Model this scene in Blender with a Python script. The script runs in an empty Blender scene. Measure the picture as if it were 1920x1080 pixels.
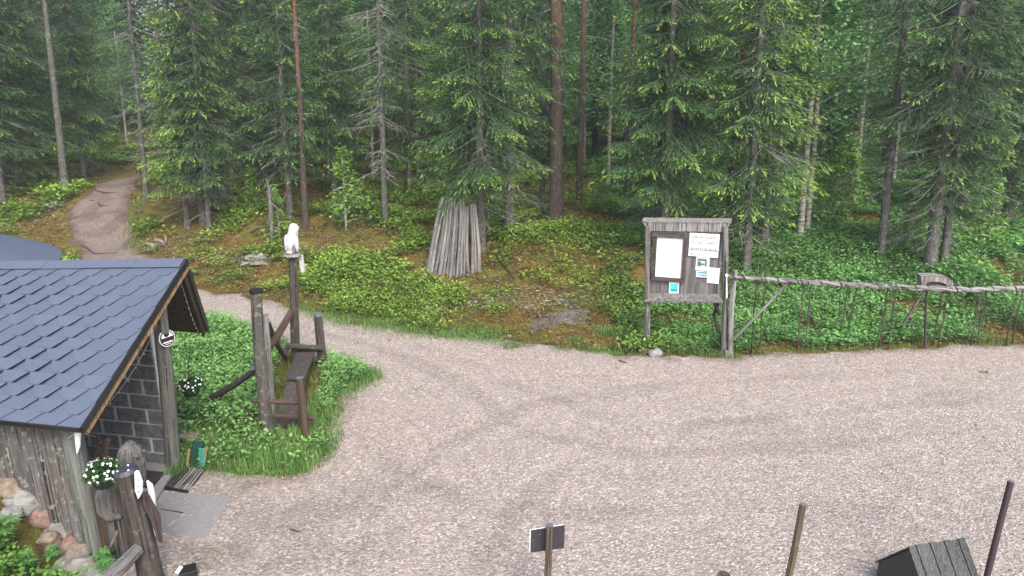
import bpy, math, random
import numpy as np
from mathutils import Vector, Matrix, noise as mnoise

S = bpy.context.scene
COL = S.collection
# ------------------------------------------------------------------ camera, sky, sun, exposure
F = 1350.0; PITCH = math.radians(16); HC = 4.65
cam = bpy.data.cameras.new("camera"); camo = bpy.data.objects.new("camera", cam); COL.objects.link(camo)
camo.location = (0, 0, HC); camo.rotation_euler = (math.radians(90) - PITCH, 0, 0)
cam.sensor_width = 36; cam.lens = F / 1920 * 36; cam.clip_start = .05; cam.clip_end = 600
S.camera = camo
W = bpy.data.worlds.new("World"); S.world = W; W.use_nodes = True
nt = W.node_tree; bg = nt.nodes["Background"]
sky = nt.nodes.new("ShaderNodeTexSky"); sky.sky_type = 'NISHITA'; sky.sun_disc = False
SUN_EL, SUN_ROT = math.radians(48), math.radians(160)
sky.sun_elevation = SUN_EL; sky.sun_rotation = SUN_ROT; sky.air_density = 1.0; sky.dust_density = 5.0; sky.ozone_density = .6
nt.links.new(sky.outputs[0], bg.inputs[0]); bg.inputs[1].default_value = 0.15
sl = bpy.data.lights.new("sun", 'SUN'); sl.energy = 1.3; sl.angle = math.radians(25); sl.color = (1, .95, .88)
so = bpy.data.objects.new("sun", sl); COL.objects.link(so)
# direction towards the sun: rotation measured clockwise from +Y
sd = Vector((math.sin(SUN_ROT) * math.cos(SUN_EL), math.cos(SUN_ROT) * math.cos(SUN_EL), math.sin(SUN_EL)))
so.rotation_euler = sd.to_track_quat('Z', 'Y').to_euler()
S.view_settings.view_transform = 'Standard'; S.view_settings.look = 'None'
S.view_settings.exposure = 1.2; S.view_settings.gamma = 1
S.render.engine = 'CYCLES'
S.cycles.max_bounces = 6; S.cycles.transmission_bounces = 3; S.cycles.diffuse_bounces = 3

# ------------------------------------------------------------------ maths helpers
rnd = random.Random(7); R = np.random.RandomState(11)
_tab = np.random.RandomState(3).rand(256, 256)
def vn(x, y, s, seed=0):
    x = np.asarray(x, float) / s + seed * 17.3; y = np.asarray(y, float) / s + seed * 9.7
    xi = np.floor(x).astype(int); yi = np.floor(y).astype(int); fx = x - xi; fy = y - yi
    fx = fx * fx * (3 - 2 * fx); fy = fy * fy * (3 - 2 * fy)
    a = _tab[xi % 256, yi % 256]; b = _tab[(xi + 1) % 256, yi % 256]
    c = _tab[xi % 256, (yi + 1) % 256]; d = _tab[(xi + 1) % 256, (yi + 1) % 256]
    return (a * (1 - fx) + b * fx) * (1 - fy) + (c * (1 - fx) + d * fx) * fy
def sm(t):
    t = np.clip(t, 0, 1); return t * t * (3 - 2 * t)
EX = [-30, -14, -11, -7.2, -4, -2, .9, 4, 10, 30]; EY = [24, 19, 18, 16.0, 14.5, 13.3, 12.4, 12.2, 12.8, 13.5]
def hh(x, y):
    x = np.asarray(x, float); y = np.asarray(y, float)
    d = y - np.interp(x, EX, EY)
    z = .95 * sm(d / 6) + .012 * np.clip(d, 0, 60) + np.clip(d - 30, 0, 100) * .02
    veg = sm((d - .2) / 2)
    z = z + veg * ((vn(x, y, 2.2, 1) - .5) * .35 + (vn(x, y, .7, 2) - .5) * .10)
    m = sm((-4.35 - x) / 1.1) * sm((y - 3.5) / 1.0) * (1 - sm((y - 7.0) / 1.0))
    return z + .72 * m
def ray(u, v):
    X = (u - 960) / F; Y = (540 - v) / F
    return np.array([X, math.cos(PITCH) + Y * math.sin(PITCH), -math.sin(PITCH) + Y * math.cos(PITCH)])
CO = np.array([0, 0, HC])
def P(u, v, z=0.0):
    d = ray(u, v); return Vector(CO + d * ((z - HC) / d[2]))
def V(u, v, Y):
    d = ray(u, v); return Vector(CO + d * (Y / d[1]))
def G(u, v):
    d = ray(u, v); t = 3.0
    while t < 120:
        p = CO + d * t
        if p[2] < float(hh(p[0], p[1])): break
        t += .04
    p = CO + d * t; return Vector((p[0], p[1], float(hh(p[0], p[1]))))
def OP(u, v, p0, n):
    d = Vector(ray(u, v)); o = Vector(CO); return o + d * ((p0 - o).dot(n) / d.dot(n))
def PXM(p):     # pixels per metre at a point
    return F / (p[1] * math.cos(PITCH) - (p[2] - HC) * math.sin(PITCH))
def sdist(px, py, poly):
    """signed distance (inside positive) from points to polygon"""
    poly = np.asarray(poly); n = len(poly); best = np.full(px.shape, 1e9); ins = np.zeros(px.shape, bool)
    for i in range(n):
        ax, ay = poly[i]; bx, by = poly[(i + 1) % n]
        ex, ey = bx - ax, by - ay; L = ex * ex + ey * ey + 1e-12
        t = np.clip(((px - ax) * ex + (py - ay) * ey) / L, 0, 1)
        best = np.minimum(best, (px - ax - t * ex) ** 2 + (py - ay - t * ey) ** 2)
        c = ((ay > py) != (by > py)) & (px < (bx - ax) * (py - ay) / ((by - ay) + 1e-12) + ax)
        ins ^= c
    return np.where(ins, 1, -1) * np.sqrt(best)

# ------------------------------------------------------------------ object helpers
ORG = {}
def tag(o, label=None, cat=None, group=None, kind=None):
    if label: o["label"] = label
    if cat: o["category"] = cat
    if group: o["group"] = group
    if kind: o["kind"] = kind
    return o
def thing(name, label, cat, loc=(0, 0, 0), group=None):
    o = bpy.data.objects.new(name, None); o.empty_display_size = .2; COL.objects.link(o)
    o.location = loc; ORG[o.name] = Vector(loc); return tag(o, label, cat, group)
def link(name, me, mats, parent=None, org=None):
    o = bpy.data.objects.new(name, me); COL.objects.link(o)
    for m in mats: me.materials.append(m)
    if parent is not None:
        o.parent = parent; ORG[o.name] = ORG[parent.name].copy()
    else:
        o.location = org if org is not None else (0, 0, 0); ORG[o.name] = Vector(o.location)
    return o
def npmesh(name, Vt, Q, mats, parent=None, org=(0, 0, 0), col=None, smooth=False, tri=None, gc=None, local=False):
    me = bpy.data.meshes.new(name); o0 = np.array(ORG[parent.name] if parent is not None else org, float)
    if local: o0 = o0 * 0
    Vt = np.asarray(Vt, np.float32) - o0.astype(np.float32)
    me.vertices.add(len(Vt)); me.vertices.foreach_set("co", Vt.ravel())
    nq = 0 if Q is None else len(Q); ntr = 0 if tri is None else len(tri)
    li = []; st = []; k = 0
    if nq: li.append(np.asarray(Q, np.int32).ravel()); st.append(np.arange(nq) * 4); k = nq * 4
    if ntr: li.append(np.asarray(tri, np.int32).ravel()); st.append(k + np.arange(ntr) * 3)
    li = np.concatenate(li); st = np.concatenate(st)
    me.loops.add(len(li)); me.loops.foreach_set("vertex_index", li)
    me.polygons.add(nq + ntr); me.polygons.foreach_set("loop_start", st.astype(np.int32))
    if smooth: me.polygons.foreach_set("use_smooth", np.ones(nq + ntr, bool))
    me.update(calc_edges=True); me.validate()
    if col is not None:
        a = me.attributes.new("Col", 'FLOAT_COLOR', 'POINT')
        c4 = np.ones((len(Vt), 4), np.float32); c4[:, :3] = col; a.data.foreach_set("color", c4.ravel())
    if gc is not None:
        a = me.attributes.new("gc", 'FLOAT_VECTOR', 'POINT'); a.data.foreach_set("vector", np.asarray(gc, np.float32).ravel())
    return link(name, me, mats, parent, org)
def frame(z, hint=Vector((0, 0, 1))):
    z = Vector(z).normalized()
    if abs(z.dot(hint)) > .98: hint = Vector((0, 1, 0))
    x = hint.cross(z).normalized(); y = z.cross(x); return x, y, z
class MB:
    def __init__(s): s.V = []; s.F = []; s.G = []; s.M = []
    def add(s, vs, fs, gc, mi=0):
        k = len(s.V); o = Vector((rnd.random() * 40, rnd.random() * 40, rnd.random() * 40))
        s.V += [Vector(v) for v in vs]; s.G += [Vector(g) + o for g in gc]
        s.F += [tuple(i + k for i in f) for f in fs]; s.M += [mi] * len(fs)
    def box(s, c, size, X=Vector((1, 0, 0)), Y=Vector((0, 1, 0)), Z=Vector((0, 0, 1)), mi=0, jit=0):
        c = Vector(c); hx, hy, hz = [a / 2 for a in size]; vs = []; gs = []
        ax = int(np.argmax(size))
        for sz in (-1, 1):
            for sy in (-1, 1):
                for sx in (-1, 1):
                    l = [sx * hx, sy * hy, sz * hz]
                    j = Vector([rnd.uniform(-jit, jit) for _ in range(3)])
                    vs.append(c + X * l[0] + Y * l[1] + Z * l[2] + j)
                    g = l[:]; g[ax], g[2] = g[2], g[ax]; gs.append(g)
        s.add(vs, [(0, 2, 3, 1), (4, 5, 7, 6), (0, 1, 5, 4), (2, 6, 7, 3), (0, 4, 6, 2), (1, 3, 7, 5)], gs, mi)
    def beam(s, a, b, w, h, up=Vector((0, 0, 1)), mi=0, jit=0):
        a = Vector(a); b = Vector(b); x, y, z = frame(b - a, Vector(up))
        s.box((a + b) / 2, (w, h, (b - a).length), x, y, z, mi, jit)
    def log(s, a, b, r0, r1=None, seg=12, n=None, wob=.05, bend=.012, mi=0, capmi=None, flat=1.0):
        a = Vector(a); b = Vector(b); r1 = r0 if r1 is None else r1; L = (b - a).length
        n = n or max(2, int(L / .18)); x, y, z = frame(b - a); vs = []; gs = []; fs = []
        ph = rnd.random() * 6; bx, by = rnd.uniform(-1, 1) * bend * L, rnd.uniform(-1, 1) * bend * L
        lob = [1 + rnd.uniform(-wob, wob) for _ in range(seg)]
        for i in range(n + 1):
            t = i / n; r = r0 + (r1 - r0) * t; q = math.sin(t * math.pi)
            k = 1 + rnd.uniform(-wob, wob) * .5
            c = a + (b - a) * t + x * bx * q + y * by * q
            for j in range(seg):
                th = 2 * math.pi * j / seg + ph * 0; rr = r * k * lob[j] * (1 + rnd.uniform(-wob, wob) * .35)
                vs.append(c + x * math.cos(th) * rr + y * math.sin(th) * rr * flat)
                gs.append((math.cos(th) * r, math.sin(th) * r, t * L))
        for i in range(n):
            for j in range(seg):
                j2 = (j + 1) % seg
                fs.append((i * seg + j, i * seg + j2, (i + 1) * seg + j2, (i + 1) * seg + j))
        s.add(vs, fs, gs, mi)
        for e, i in ((a, 0), (b, n)):
            ring = [vs[i * seg + j] for j in range(seg)]; cc = sum(ring, Vector()) / seg
            ff = [(seg, (j + 1) % seg, j) if i == 0 else (seg, j, (j + 1) % seg) for j in range(seg)]
            s.add(ring + [cc], ff, [(math.cos(6.283 * j / seg) * r0, math.sin(6.283 * j / seg) * r0, 0) for j in range(seg)] + [(0, 0, 0)], mi if capmi is None else capmi)
    def path(s, pts, rad, seg=8, mi=0):
        pts = [Vector(p) for p in pts]; n = len(pts)
        if not hasattr(rad, '__len__'): rad = [rad] * n
        vs = []; gs = []; fs = []; x, y, z = frame(pts[1] - pts[0]); acc = 0
        for i, p in enumerate(pts):
            d = (pts[min(i + 1, n - 1)] - pts[max(i - 1, 0)]).normalized()
            x = (x - d * x.dot(d)).normalized(); y = d.cross(x)
            if i: acc += (p - pts[i - 1]).length
            for j in range(seg):
                th = 2 * math.pi * j / seg
                vs.append(p + (x * math.cos(th) + y * math.sin(th)) * rad[i]); gs.append((math.cos(th) * rad[i], math.sin(th) * rad[i], acc))
        for i in range(n - 1):
            for j in range(seg):
                j2 = (j + 1) % seg; fs.append((i * seg + j, i * seg + j2, (i + 1) * seg + j2, (i + 1) * seg + j))
        fs.append(tuple(reversed(range(seg)))); fs.append(tuple((n - 1) * seg + j for j in range(seg)))
        s.add(vs, fs, gs, mi)
    def prism(s, pts, off, mi=0, side=None):
        pts = [Vector(p) for p in pts]; off = Vector(off); n = len(pts)
        top = [p + off for p in pts]; vs = pts + top
        g = [(p.x, p.y, p.z) for p in vs]
        k = len(s.V)
        s.add(vs, [tuple(reversed(range(n))), tuple(range(n, 2 * n))], g, mi)
        s.add(vs, [(i, (i + 1) % n, n + (i + 1) % n, n + i) for i in range(n)], g, mi if side is None else side)
    def blob(s, c, rad, seg=16, rings=10, amp=.12, fr=2.5, mi=0, X=Vector((1, 0, 0)), Y=Vector((0, 1, 0)), Z=Vector((0, 0, 1)), flatfac=0):
        c = Vector(c); vs = []; gs = []; fs = []; o = Vector((rnd.random() * 50, rnd.random() * 50, 0))
        for i in range(rings + 1):
            ph = math.pi * i / rings
            for j in range(seg):
                th = 2 * math.pi * j / seg
                d = Vector((math.sin(ph) * math.cos(th), math.sin(ph) * math.sin(th), math.cos(ph)))
                k = 1 + amp * mnoise.noise(d * fr + o) + amp * .5 * mnoise.noise(d * fr * 2.3 + o)
                if flatfac:   # facetted rock
                    q = max(abs(d.x), abs(d.y), abs(d.z)); k *= (1 - flatfac) + flatfac * .75 / q
                l = Vector((d.x * rad[0], d.y * rad[1], d.z * rad[2])) * k
                vs.append(c + X * l.x + Y * l.y + Z * l.z); gs.append(l)
        for i in range(rings):
            for j in range(seg):
                j2 = (j + 1) % seg; fs.append((i * seg + j, (i + 1) * seg + j, (i + 1) * seg + j2, i * seg + j2))
        s.add(vs, fs, gs, mi)
    def build(s, name, mats, parent=None, org=None, smooth=False, bevel=0):
        if not isinstance(mats, (list, tuple)): mats = [mats]
        o0 = ORG[parent.name] if parent is not None else Vector(org if org is not None else (0, 0, 0))
        me = bpy.data.meshes.new(name); me.from_pydata([tuple(v - o0) for v in s.V], [], s.F); me.update()
        a = me.attributes.new("gc", 'FLOAT_VECTOR', 'POINT'); a.data.foreach_set("vector", np.array([tuple(g) for g in s.G], np.float32).ravel())
        me.polygons.foreach_set("material_index", s.M)
        if smooth: me.polygons.foreach_set("use_smooth", [True] * len(s.F))
        me.update()
        o = link(name, me, mats, parent, o0)
        if bevel:
            b = o.modifiers.new("bevel", 'BEVEL'); b.width = bevel; b.segments = 2; b.limit_method = 'ANGLE'
        return o

# ------------------------------------------------------------------ materials
def newmat(name):
    m = bpy.data.materials.new(name); m.use_nodes = True; n = m.node_tree; b = n.nodes["Principled BSDF"]; return m, n, b
def N(n, t, **k):
    x = n.nodes.new(t)
    for a, b in k.items():
        if a in x.inputs: x.inputs[a].default_value = b
        else: setattr(x, a, b)
    return x
def ramp(n, fac, stops):
    r = n.nodes.new("ShaderNodeValToRGB"); e = r.color_ramp.elements
    while len(e) < len(stops): e.new(.5)
    for q, (p, c) in zip(e, stops): q.position = p; q.color = (*c, 1)
    n.links.new(fac, r.inputs[0]); return r.outputs[0]
def mapped(n, src, scale, name=None):
    m = n.nodes.new("ShaderNodeMapping"); m.inputs["Scale"].default_value = scale
    n.links.new(src, m.inputs[0]); return m.outputs[0]
def noise_(n, vec, scale, detail=6, rough=.6, dist=0):
    x = n.nodes.new("ShaderNodeTexNoise"); x.inputs["Scale"].default_value = scale; x.inputs["Detail"].default_value = detail
    x.inputs["Roughness"].default_value = rough; x.inputs["Distortion"].default_value = dist
    n.links.new(vec, x.inputs["Vector"]); return x.outputs[0]
def mixc(n, f, a, b, mode='MIX'):
    m = n.nodes.new("ShaderNodeMix"); m.data_type = 'RGBA'; m.blend_type = mode
    for inp, v in ((m.inputs[0], f), (m.inputs[6], a), (m.inputs[7], b)):
        if hasattr(v, 'is_output'): n.links.new(v, inp)
        elif isinstance(v, tuple): inp.default_value = (*v, 1)
        else: inp.default_value = v
    return m.outputs[2]
def bump(n, b, h, st=.5, dist=.02):
    x = n.nodes.new("ShaderNodeBump"); x.inputs["Strength"].default_value = st; x.inputs["Distance"].default_value = dist
    n.links.new(h, x.inputs["Height"]); n.links.new(x.outputs[0], b.inputs["Normal"])
def attr(n, name, out="Vector"):
    a = n.nodes.new("ShaderNodeAttribute"); a.attribute_name = name; return a.outputs[out]
def wood(name, c1, c2, c3=None, scale=1.0, crack=.8, moss=0, rough=.8, lichen=0):
    m, n, b = newmat(name); v = attr(n, "gc")
    g = noise_(n, mapped(n, v, (28 * scale, 28 * scale, 1.6 * scale)), 1, 8, .65, .3)
    tone = noise_(n, v, 1.3, 3)
    c = ramp(n, g, [(.32, c1), (.66, c2)])
    c = mixc(n, ramp(n, tone, [(.35, (0, 0, 0)), (.65, (1, 1, 1))]), c, mixc(n, .65, c, c3 or c1), 'MIX')
    cr = noise_(n, mapped(n, v, (60 * scale, 60 * scale, 1.0)), 1, 2, .5, .6)
    crm = ramp(n, cr, [(.36, (1, 1, 1)), (.43, (0, 0, 0))])
    c = mixc(n, crm, c, tuple(x * .25 for x in c1))
    if lichen:
        l = noise_(n, v, 14, 5, .7); lm = ramp(n, l, [(.56, (0, 0, 0)), (.64, (lichen, lichen, lichen))])
        c = mixc(n, lm, c, (.25, .28, .25))
    if moss:
        l = noise_(n, v, 6, 5, .7); lm = ramp(n, l, [(.5, (0, 0, 0)), (.7, (moss, moss, moss))])
        c = mixc(n, lm, c, (.05, .07, .02))
    n.links.new(c, b.inputs["Base Color"]); b.inputs["Roughness"].default_value = rough
    hm = mixc(n, .5, g, cr); bump(n, b, hm, crack, .012)
    return m
def plain(name, c, rough=.6, metal=0, var=.15, scale=20, bmp=.1, co="Object"):
    m, n, b = newmat(name); tc = n.nodes.new("ShaderNodeTexCoord"); v = tc.outputs[co]
    nz = noise_(n, v, scale, 5, .6)
    col = ramp(n, nz, [(.3, tuple(x * (1 - var) for x in c)), (.7, tuple(min(1, x * (1 + var)) for x in c))])
    n.links.new(col, b.inputs["Base Color"]); b.inputs["Roughness"].default_value = rough; b.inputs["Metallic"].default_value = metal
    if bmp: bump(n, b, nz, bmp, .01)
    return m
def leafmat(name, trans=.3, rough=.55, spec=.3, gain=1.0):
    m, n, b = newmat(name); c = attr(n, "Col", "Color")
    n.links.new(c, b.inputs["Base Color"]); b.inputs["Roughness"].default_value = rough
    b.inputs["Specular IOR Level"].default_value = spec
    t = n.nodes.new("ShaderNodeBsdfTranslucent"); n.links.new(c, t.inputs[0])
    x = n.nodes.new("ShaderNodeMixShader"); x.inputs[0].default_value = trans
    n.links.new(b.outputs[0], x.inputs[1]); n.links.new(t.outputs[0], x.inputs[2])
    n.links.new(x.outputs[0], n.nodes["Material Output"].inputs[0]); return m
M_leaf = leafmat("leaf"); M_needle = leafmat("needle", .32, .6, .25)
M_grey = wood("weathered_grey_wood", (.032, .030, .032), (.22, .215, .22), (.10, .09, .085), lichen=.5)
M_greyl = wood("pale_weathered_wood", (.05, .048, .05), (.36, .36, .36), (.13, .12, .11), lichen=.7)
M_dark = wood("dark_wet_wood", (.018, .015, .014), (.085, .072, .066), (.04, .032, .028), lichen=.25)
M_brown = wood("red_brown_wood", (.025, .015, .011), (.095, .06, .043), (.05, .03, .02))
M_split = wood("split_log_wood", (.028, .027, .03), (.15, .14, .145), (.085, .068, .06), scale=.8, lichen=.8)
M_pole = wood("impregnated_pole_wood", (.06, .045, .03), (.14, .105, .07), (.08, .06, .05), lichen=.1)
M_maroon = wood("purple_brown_pole", (.03, .019, .023), (.07, .045, .052), (.045, .03, .032))
M_polebr = wood('brown_grey_bark_pole', (.03, .024, .022), (.13, .115, .105), (.07, .055, .045), lichen=.9)
M_cut = plain("cut_wood_end", (.10, .11, .14), .7, 0, .3, 25)
M_fascia = wood("bare_pine_fascia", (.18, .11, .045), (.42, .29, .15), (.26, .16, .07), rough=.6)
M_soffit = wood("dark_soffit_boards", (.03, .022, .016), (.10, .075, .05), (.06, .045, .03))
M_black = plain("black_edge_metal", (.02, .02, .023), .35, .3)
M_blackboard = wood("tarred_black_boards", (.006, .007, .008), (.022, .027, .030), (.04, .05, .055), rough=.4)
M_white = plain("white_paint", (.82, .83, .86), .5, 0, .04)
M_white2 = plain("white_carved_paint", (.50, .51, .54), .7, 0, .3, 30, 1.0)
M_ink = plain("dark_ink", (.05, .12, .11), .6, 0, .1)
M_inkp = plain("pale_ink", (.16, .20, .19), .6, 0, .1)
M_cyan = plain("cyan_sticker", (.10, .62, .68), .5, 0, .2, 9)
M_teal = plain("teal_print", (.03, .25, .30), .5, 0, .2)
M_violet = plain("violet_edge_paint", (.13, .10, .30), .6)
M_rub = plain("black_rubber_mat", (.018, .018, .02), .8, 0, .3, 60, .8)
M_green = plain("green_brush_plastic", (.008, .04, .028), .5)
M_bristle = plain("turquoise_bristles", (.06, .40, .33), .6)
M_signback = plain("dark_sign_back", (.03, .027, .035), .5, 0, .15)
M_pot = plain("dark_green_pot", (.03, .045, .04), .45)
M_iron = plain("black_iron", (.02, .02, .02), .5, .6)
M_rustrod = wood("rusty_thin_rod", (.015, .012, .012), (.055, .035, .026), (.09, .045, .025))
M_poster = plain("poster_paper", (.55, .60, .62), .6, 0, .3, 6)
M_wire = plain("thin_light_wire", (.25, .22, .2), .6)

def shingle_mat(name, c):
    m, n, b = newmat(name); tc = n.nodes.new("ShaderNodeTexCoord"); v = tc.outputs["Object"]
    gr = noise_(n, v, 260, 2, .5); big = noise_(n, v, 2.2, 4, .6); rn = noise_(n, attr(n, "gc"), .35, 0)
    col = ramp(n, gr, [(.3, tuple(x * .62 for x in c)), (.7, tuple(x * 1.35 for x in c))])
    col = mixc(n, ramp(n, rn, [(.35, (0, 0, 0)), (.65, (.4, .4, .4))]), col, tuple(x * 1.25 for x in c))
    col = mixc(n, ramp(n, big, [(.35, (0, 0, 0)), (.7, (.35, .35, .35))]), col, tuple(x * .8 for x in c))
    n.links.new(col, b.inputs["Base Color"]); b.inputs["Roughness"].default_value = .62
    bump(n, b, gr, .4, .003); return m
M_shingle = shingle_mat("slate_blue_shingle", (.072, .092, .142)); M_shedge = plain("bitumen_edge_shade", (.022, .024, .034), .7)  # black cut edges, dark colour also painting the shadow line round each tab
M_block = plain("slate_block", (.135, .15, .175), .7, 0, .45, 14, .9); M_mortar = plain("pale_mortar", (.55, .58, .58), .9, 0, .2, 40, .3)
M_paver = plain("concrete_paver", (.19, .19, .20), .85, 0, .18, 30, .3)

def ground_mat():
    m, n, b = newmat("forest_floor"); tc = n.nodes.new("ShaderNodeTexCoord"); v = tc.outputs["Object"]
    a = noise_(n, v, .9, 5, .6); f = noise_(n, v, 14, 8, .75); g = noise_(n, v, 60, 4, .7); p = noise_(n, v, 2.6, 6, .7, .4)
    c = ramp(n, f, [(.30, (.018, .012, .008)), (.50, (.065, .042, .02)), (.66, (.13, .09, .04)), (.8, (.24, .22, .16))])
    moss = ramp(n, g, [(.3, (.035, .042, .010)), (.7, (.24, .24, .05))])
    c = mixc(n, ramp(n, p, [(.42, (0, 0, 0)), (.56, (.85, .85, .85))]), c, moss)
    c = mixc(n, ramp(n, a, [(.45, (0, 0, 0)), (.62, (.6, .6, .6))]), c, ramp(n, g, [(.3, (.08, .04, .014)), (.7, (.27, .16, .045))]))
    n.links.new(c, b.inputs["Base Color"]); b.inputs["Roughness"].default_value = .95; b.inputs["Specular IOR Level"].default_value = .2
    bump(n, b, mixc(n, .5, f, g), 1.0, .06); return m
def gravel_mat():
    m, n, b = newmat("gravel"); tc = n.nodes.new("ShaderNodeTexCoord"); v = tc.outputs["Object"]
    vo = n.nodes.new("ShaderNodeTexVoronoi"); vo.inputs["Scale"].default_value = 38; vo.inputs["Randomness"].default_value = 1
    n.links.new(mixc(n, .03, v, noise_(n, v, 30, 3)), vo.inputs["Vector"])
    sep = n.nodes.new("ShaderNodeSeparateColor"); n.links.new(vo.outputs["Color"], sep.inputs[0])
    fine = noise_(n, v, 95, 5, .7); big = noise_(n, v, .55, 5, .6); mid = noise_(n, v, 3.0, 6, .65, .5)
    sc = ramp(n, sep.outputs[0], [(0, (.26, .218, .20)), (.3, (.40, .342, .312)), (.7, (.50, .432, .395)), (.93, (.60, .535, .495)), (1, (.80, .75, .71))])
    c = mixc(n, ramp(n, vo.outputs["Distance"], [(.35, (0, 0, 0)), (.75, (.6, .6, .6))]), sc, (.16, .14, .13))
    c = mixc(n, ramp(n, fine, [(.35, (.45, .45, .45)), (.62, (0, 0, 0))]), c, (.19, .165, .155))
    c = mixc(n, ramp(n, mid, [(.45, (0, 0, 0)), (.7, (.42, .42, .42))]), c, (.27, .245, .235))
    k = attr(n, "Col", "Color")      # damp dark dirt patches and trodden tracks
    c = mixc(n, 1.0, c, k, 'MULTIPLY')
    n.links.new(c, b.inputs["Base Color"]); b.inputs["Roughness"].default_value = .85; b.inputs["Specular IOR Level"].default_value = .25
    inv = n.nodes.new("ShaderNodeMath"); inv.operation = 'SUBTRACT'; inv.inputs[0].default_value = 1; n.links.new(vo.outputs["Distance"], inv.inputs[1])
    bump(n, b, mixc(n, .4, inv.outputs[0], fine), 1.0, .03); return m
M_ground = ground_mat(); M_gravel = gravel_mat()
def rockmat(name, c):
    m, n, b = newmat(name); v = attr(n, "gc"); f = noise_(n, v, 14, 8, .7); g = noise_(n, v, 4, 5)
    k = ramp(n, f, [(.3, tuple(x * .45 for x in c)), (.65, tuple(x * 1.3 for x in c))])
    k = mixc(n, ramp(n, g, [(.5, (0, 0, 0)), (.62, (.5, .5, .5))]), k, (.30, .32, .29))
    n.links.new(k, b.inputs["Base Color"]); b.inputs["Roughness"].default_value = .85; bump(n, b, f, .8, .03); return m
ROCK = {'dim': rockmat('dim_earthy_rock', (.07, .062, .058)), 'grey': rockmat("grey_rock", (.22, .22, .23)), 'red': rockmat("reddish_rock", (.20, .125, .11)), 'pale': rockmat("pale_rock", (.20, .195, .185)), 'tan': rockmat("tan_rock", (.20, .165, .13))}
def barkmat(name, pine=False, birch=False):
    m, n, b = newmat(name); v = attr(n, "gc"); tc = n.nodes.new("ShaderNodeTexCoord")
    f = noise_(n, mapped(n, v, (1, 1, .35)), 22, 8, .7, .3)
    if pine:
        lo = ramp(n, f, [(.35, (.014, .012, .011)), (.65, (.10, .078, .066))])
        hi = ramp(n, f, [(.35, (.05, .02, .012)), (.65, (.27, .125, .065))])
        sx = n.nodes.new("ShaderNodeSeparateXYZ"); n.links.new(tc.outputs["Object"], sx.inputs[0])
        mr = n.nodes.new("ShaderNodeMapRange"); mr.inputs[1].default_value = 3.6; mr.inputs[2].default_value = 6.8
        n.links.new(sx.outputs[2], mr.inputs[0]); c = mixc(n, mr.outputs[0], lo, hi)
    elif birch:
        c = ramp(n, noise_(n, mapped(n, v, (.5, .5, 3)), 9, 5, .7), [(.40, (.05, .045, .04)), (.52, (.36, .35, .32))])
    else:
        c = ramp(n, f, [(.32, (.028, .026, .026)), (.66, (.15, .145, .14))])
        l = noise_(n, v, 9, 5, .7); c = mixc(n, ramp(n, l, [(.55, (0, 0, 0)), (.66, (.8, .8, .8))]), c, (.26, .29, .26))
    n.links.new(c, b.inputs["Base Color"]); b.inputs["Roughness"].default_value = .9; bump(n, b, f, 1, .03); return m
M_bark = barkmat("spruce_bark"); M_pine = barkmat("pine_bark", True); M_birch = barkmat("birch_bark", birch=True)
M_twig = plain("dead_lichen_twig", (.21, .22, .205), .9, 0, .35, 9, .3)

# ------------------------------------------------------------------ ground, gravel yard and trail
def axis(segs):
    a = []
    for s, e, d in segs: a += list(np.arange(s, e, d))
    return np.array(a + [segs[-1][1]])
gx = axis([(-160, -40, 8), (-40, -14, .6), (-14, 14, .12), (14, 40, .6), (40, 160, 8)])
gy = axis([(-60, -6, 6), (-6, 3, .5), (3, 30, .12), (30, 60, .5), (60, 260, 8)])
XX, YY = np.meshgrid(gx, gy); ZZ = hh(XX, YY)
nx, ny = len(gx), len(gy); idx = np.arange(nx * ny).reshape(ny, nx)
Q = np.stack([idx[:-1, :-1], idx[:-1, 1:], idx[1:, 1:], idx[1:, :-1]], -1).reshape(-1, 4)
gr = npmesh("ground", np.stack([XX, YY, ZZ], -1).reshape(-1, 3), Q, [M_ground], smooth=True); tag(gr, kind="structure")

def gp(l): return [tuple(G(u, v)[:2]) for u, v in l]
YARD = [(30, 13.2)] + gp([(1920, 645), (1700, 652), (1500, 662), (1385, 672), (1180, 668), (1050, 655), (900, 634), (800, 627), (700, 612), (620, 595), (545, 573), (440, 555), (380, 543), (320, 515), (268, 480), (245, 430), (238, 385), (262, 350), (268, 330), (252, 313), (212, 316), (190, 335), (172, 360), (128, 385), (122, 430), (150, 480)])
YARD += [(-9.3, 14.5), (-6.2, 12.5)] + gp([(395, 600), (470, 622), (540, 650), (610, 672), (690, 710), (640, 740), (622, 790), (624, 850), (565, 882), (470, 886), (400, 886)])
YARD += [(-4.3, 8.0), (-4.3, 6.3), (-3.8, 5.6), (-3.7, 4.5), (-4.2, 3.0), (-6, -6), (30, -6)]
cs = .06
ax_ = np.arange(-15, 13, cs); ay_ = np.arange(2.0, 42, cs)
AX, AY = np.meshgrid(ax_, ay_)
SD = sdist(AX, AY, YARD) + (vn(AX, AY, .5, 5) - .5) * .30 + (vn(AX, AY, .15, 6) - .5) * .16
SDC = np.clip(SD * .35, -.05, .012)
gz = hh(AX, AY) + SDC + (vn(AX, AY, .8, 8) - .5) * .02 * (SD > .3)
keep = SD > -.16
idx = np.arange(AX.size).reshape(AX.shape)
kq = keep[:-1, :-1] & keep[1:, :-1] & keep[:-1, 1:] & keep[1:, 1:]
Q = np.stack([idx[:-1, :-1], idx[:-1, 1:], idx[1:, 1:], idx[1:, :-1]], -1)[kq]
dirt = np.ones(AX.shape + (3,)) 
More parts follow.
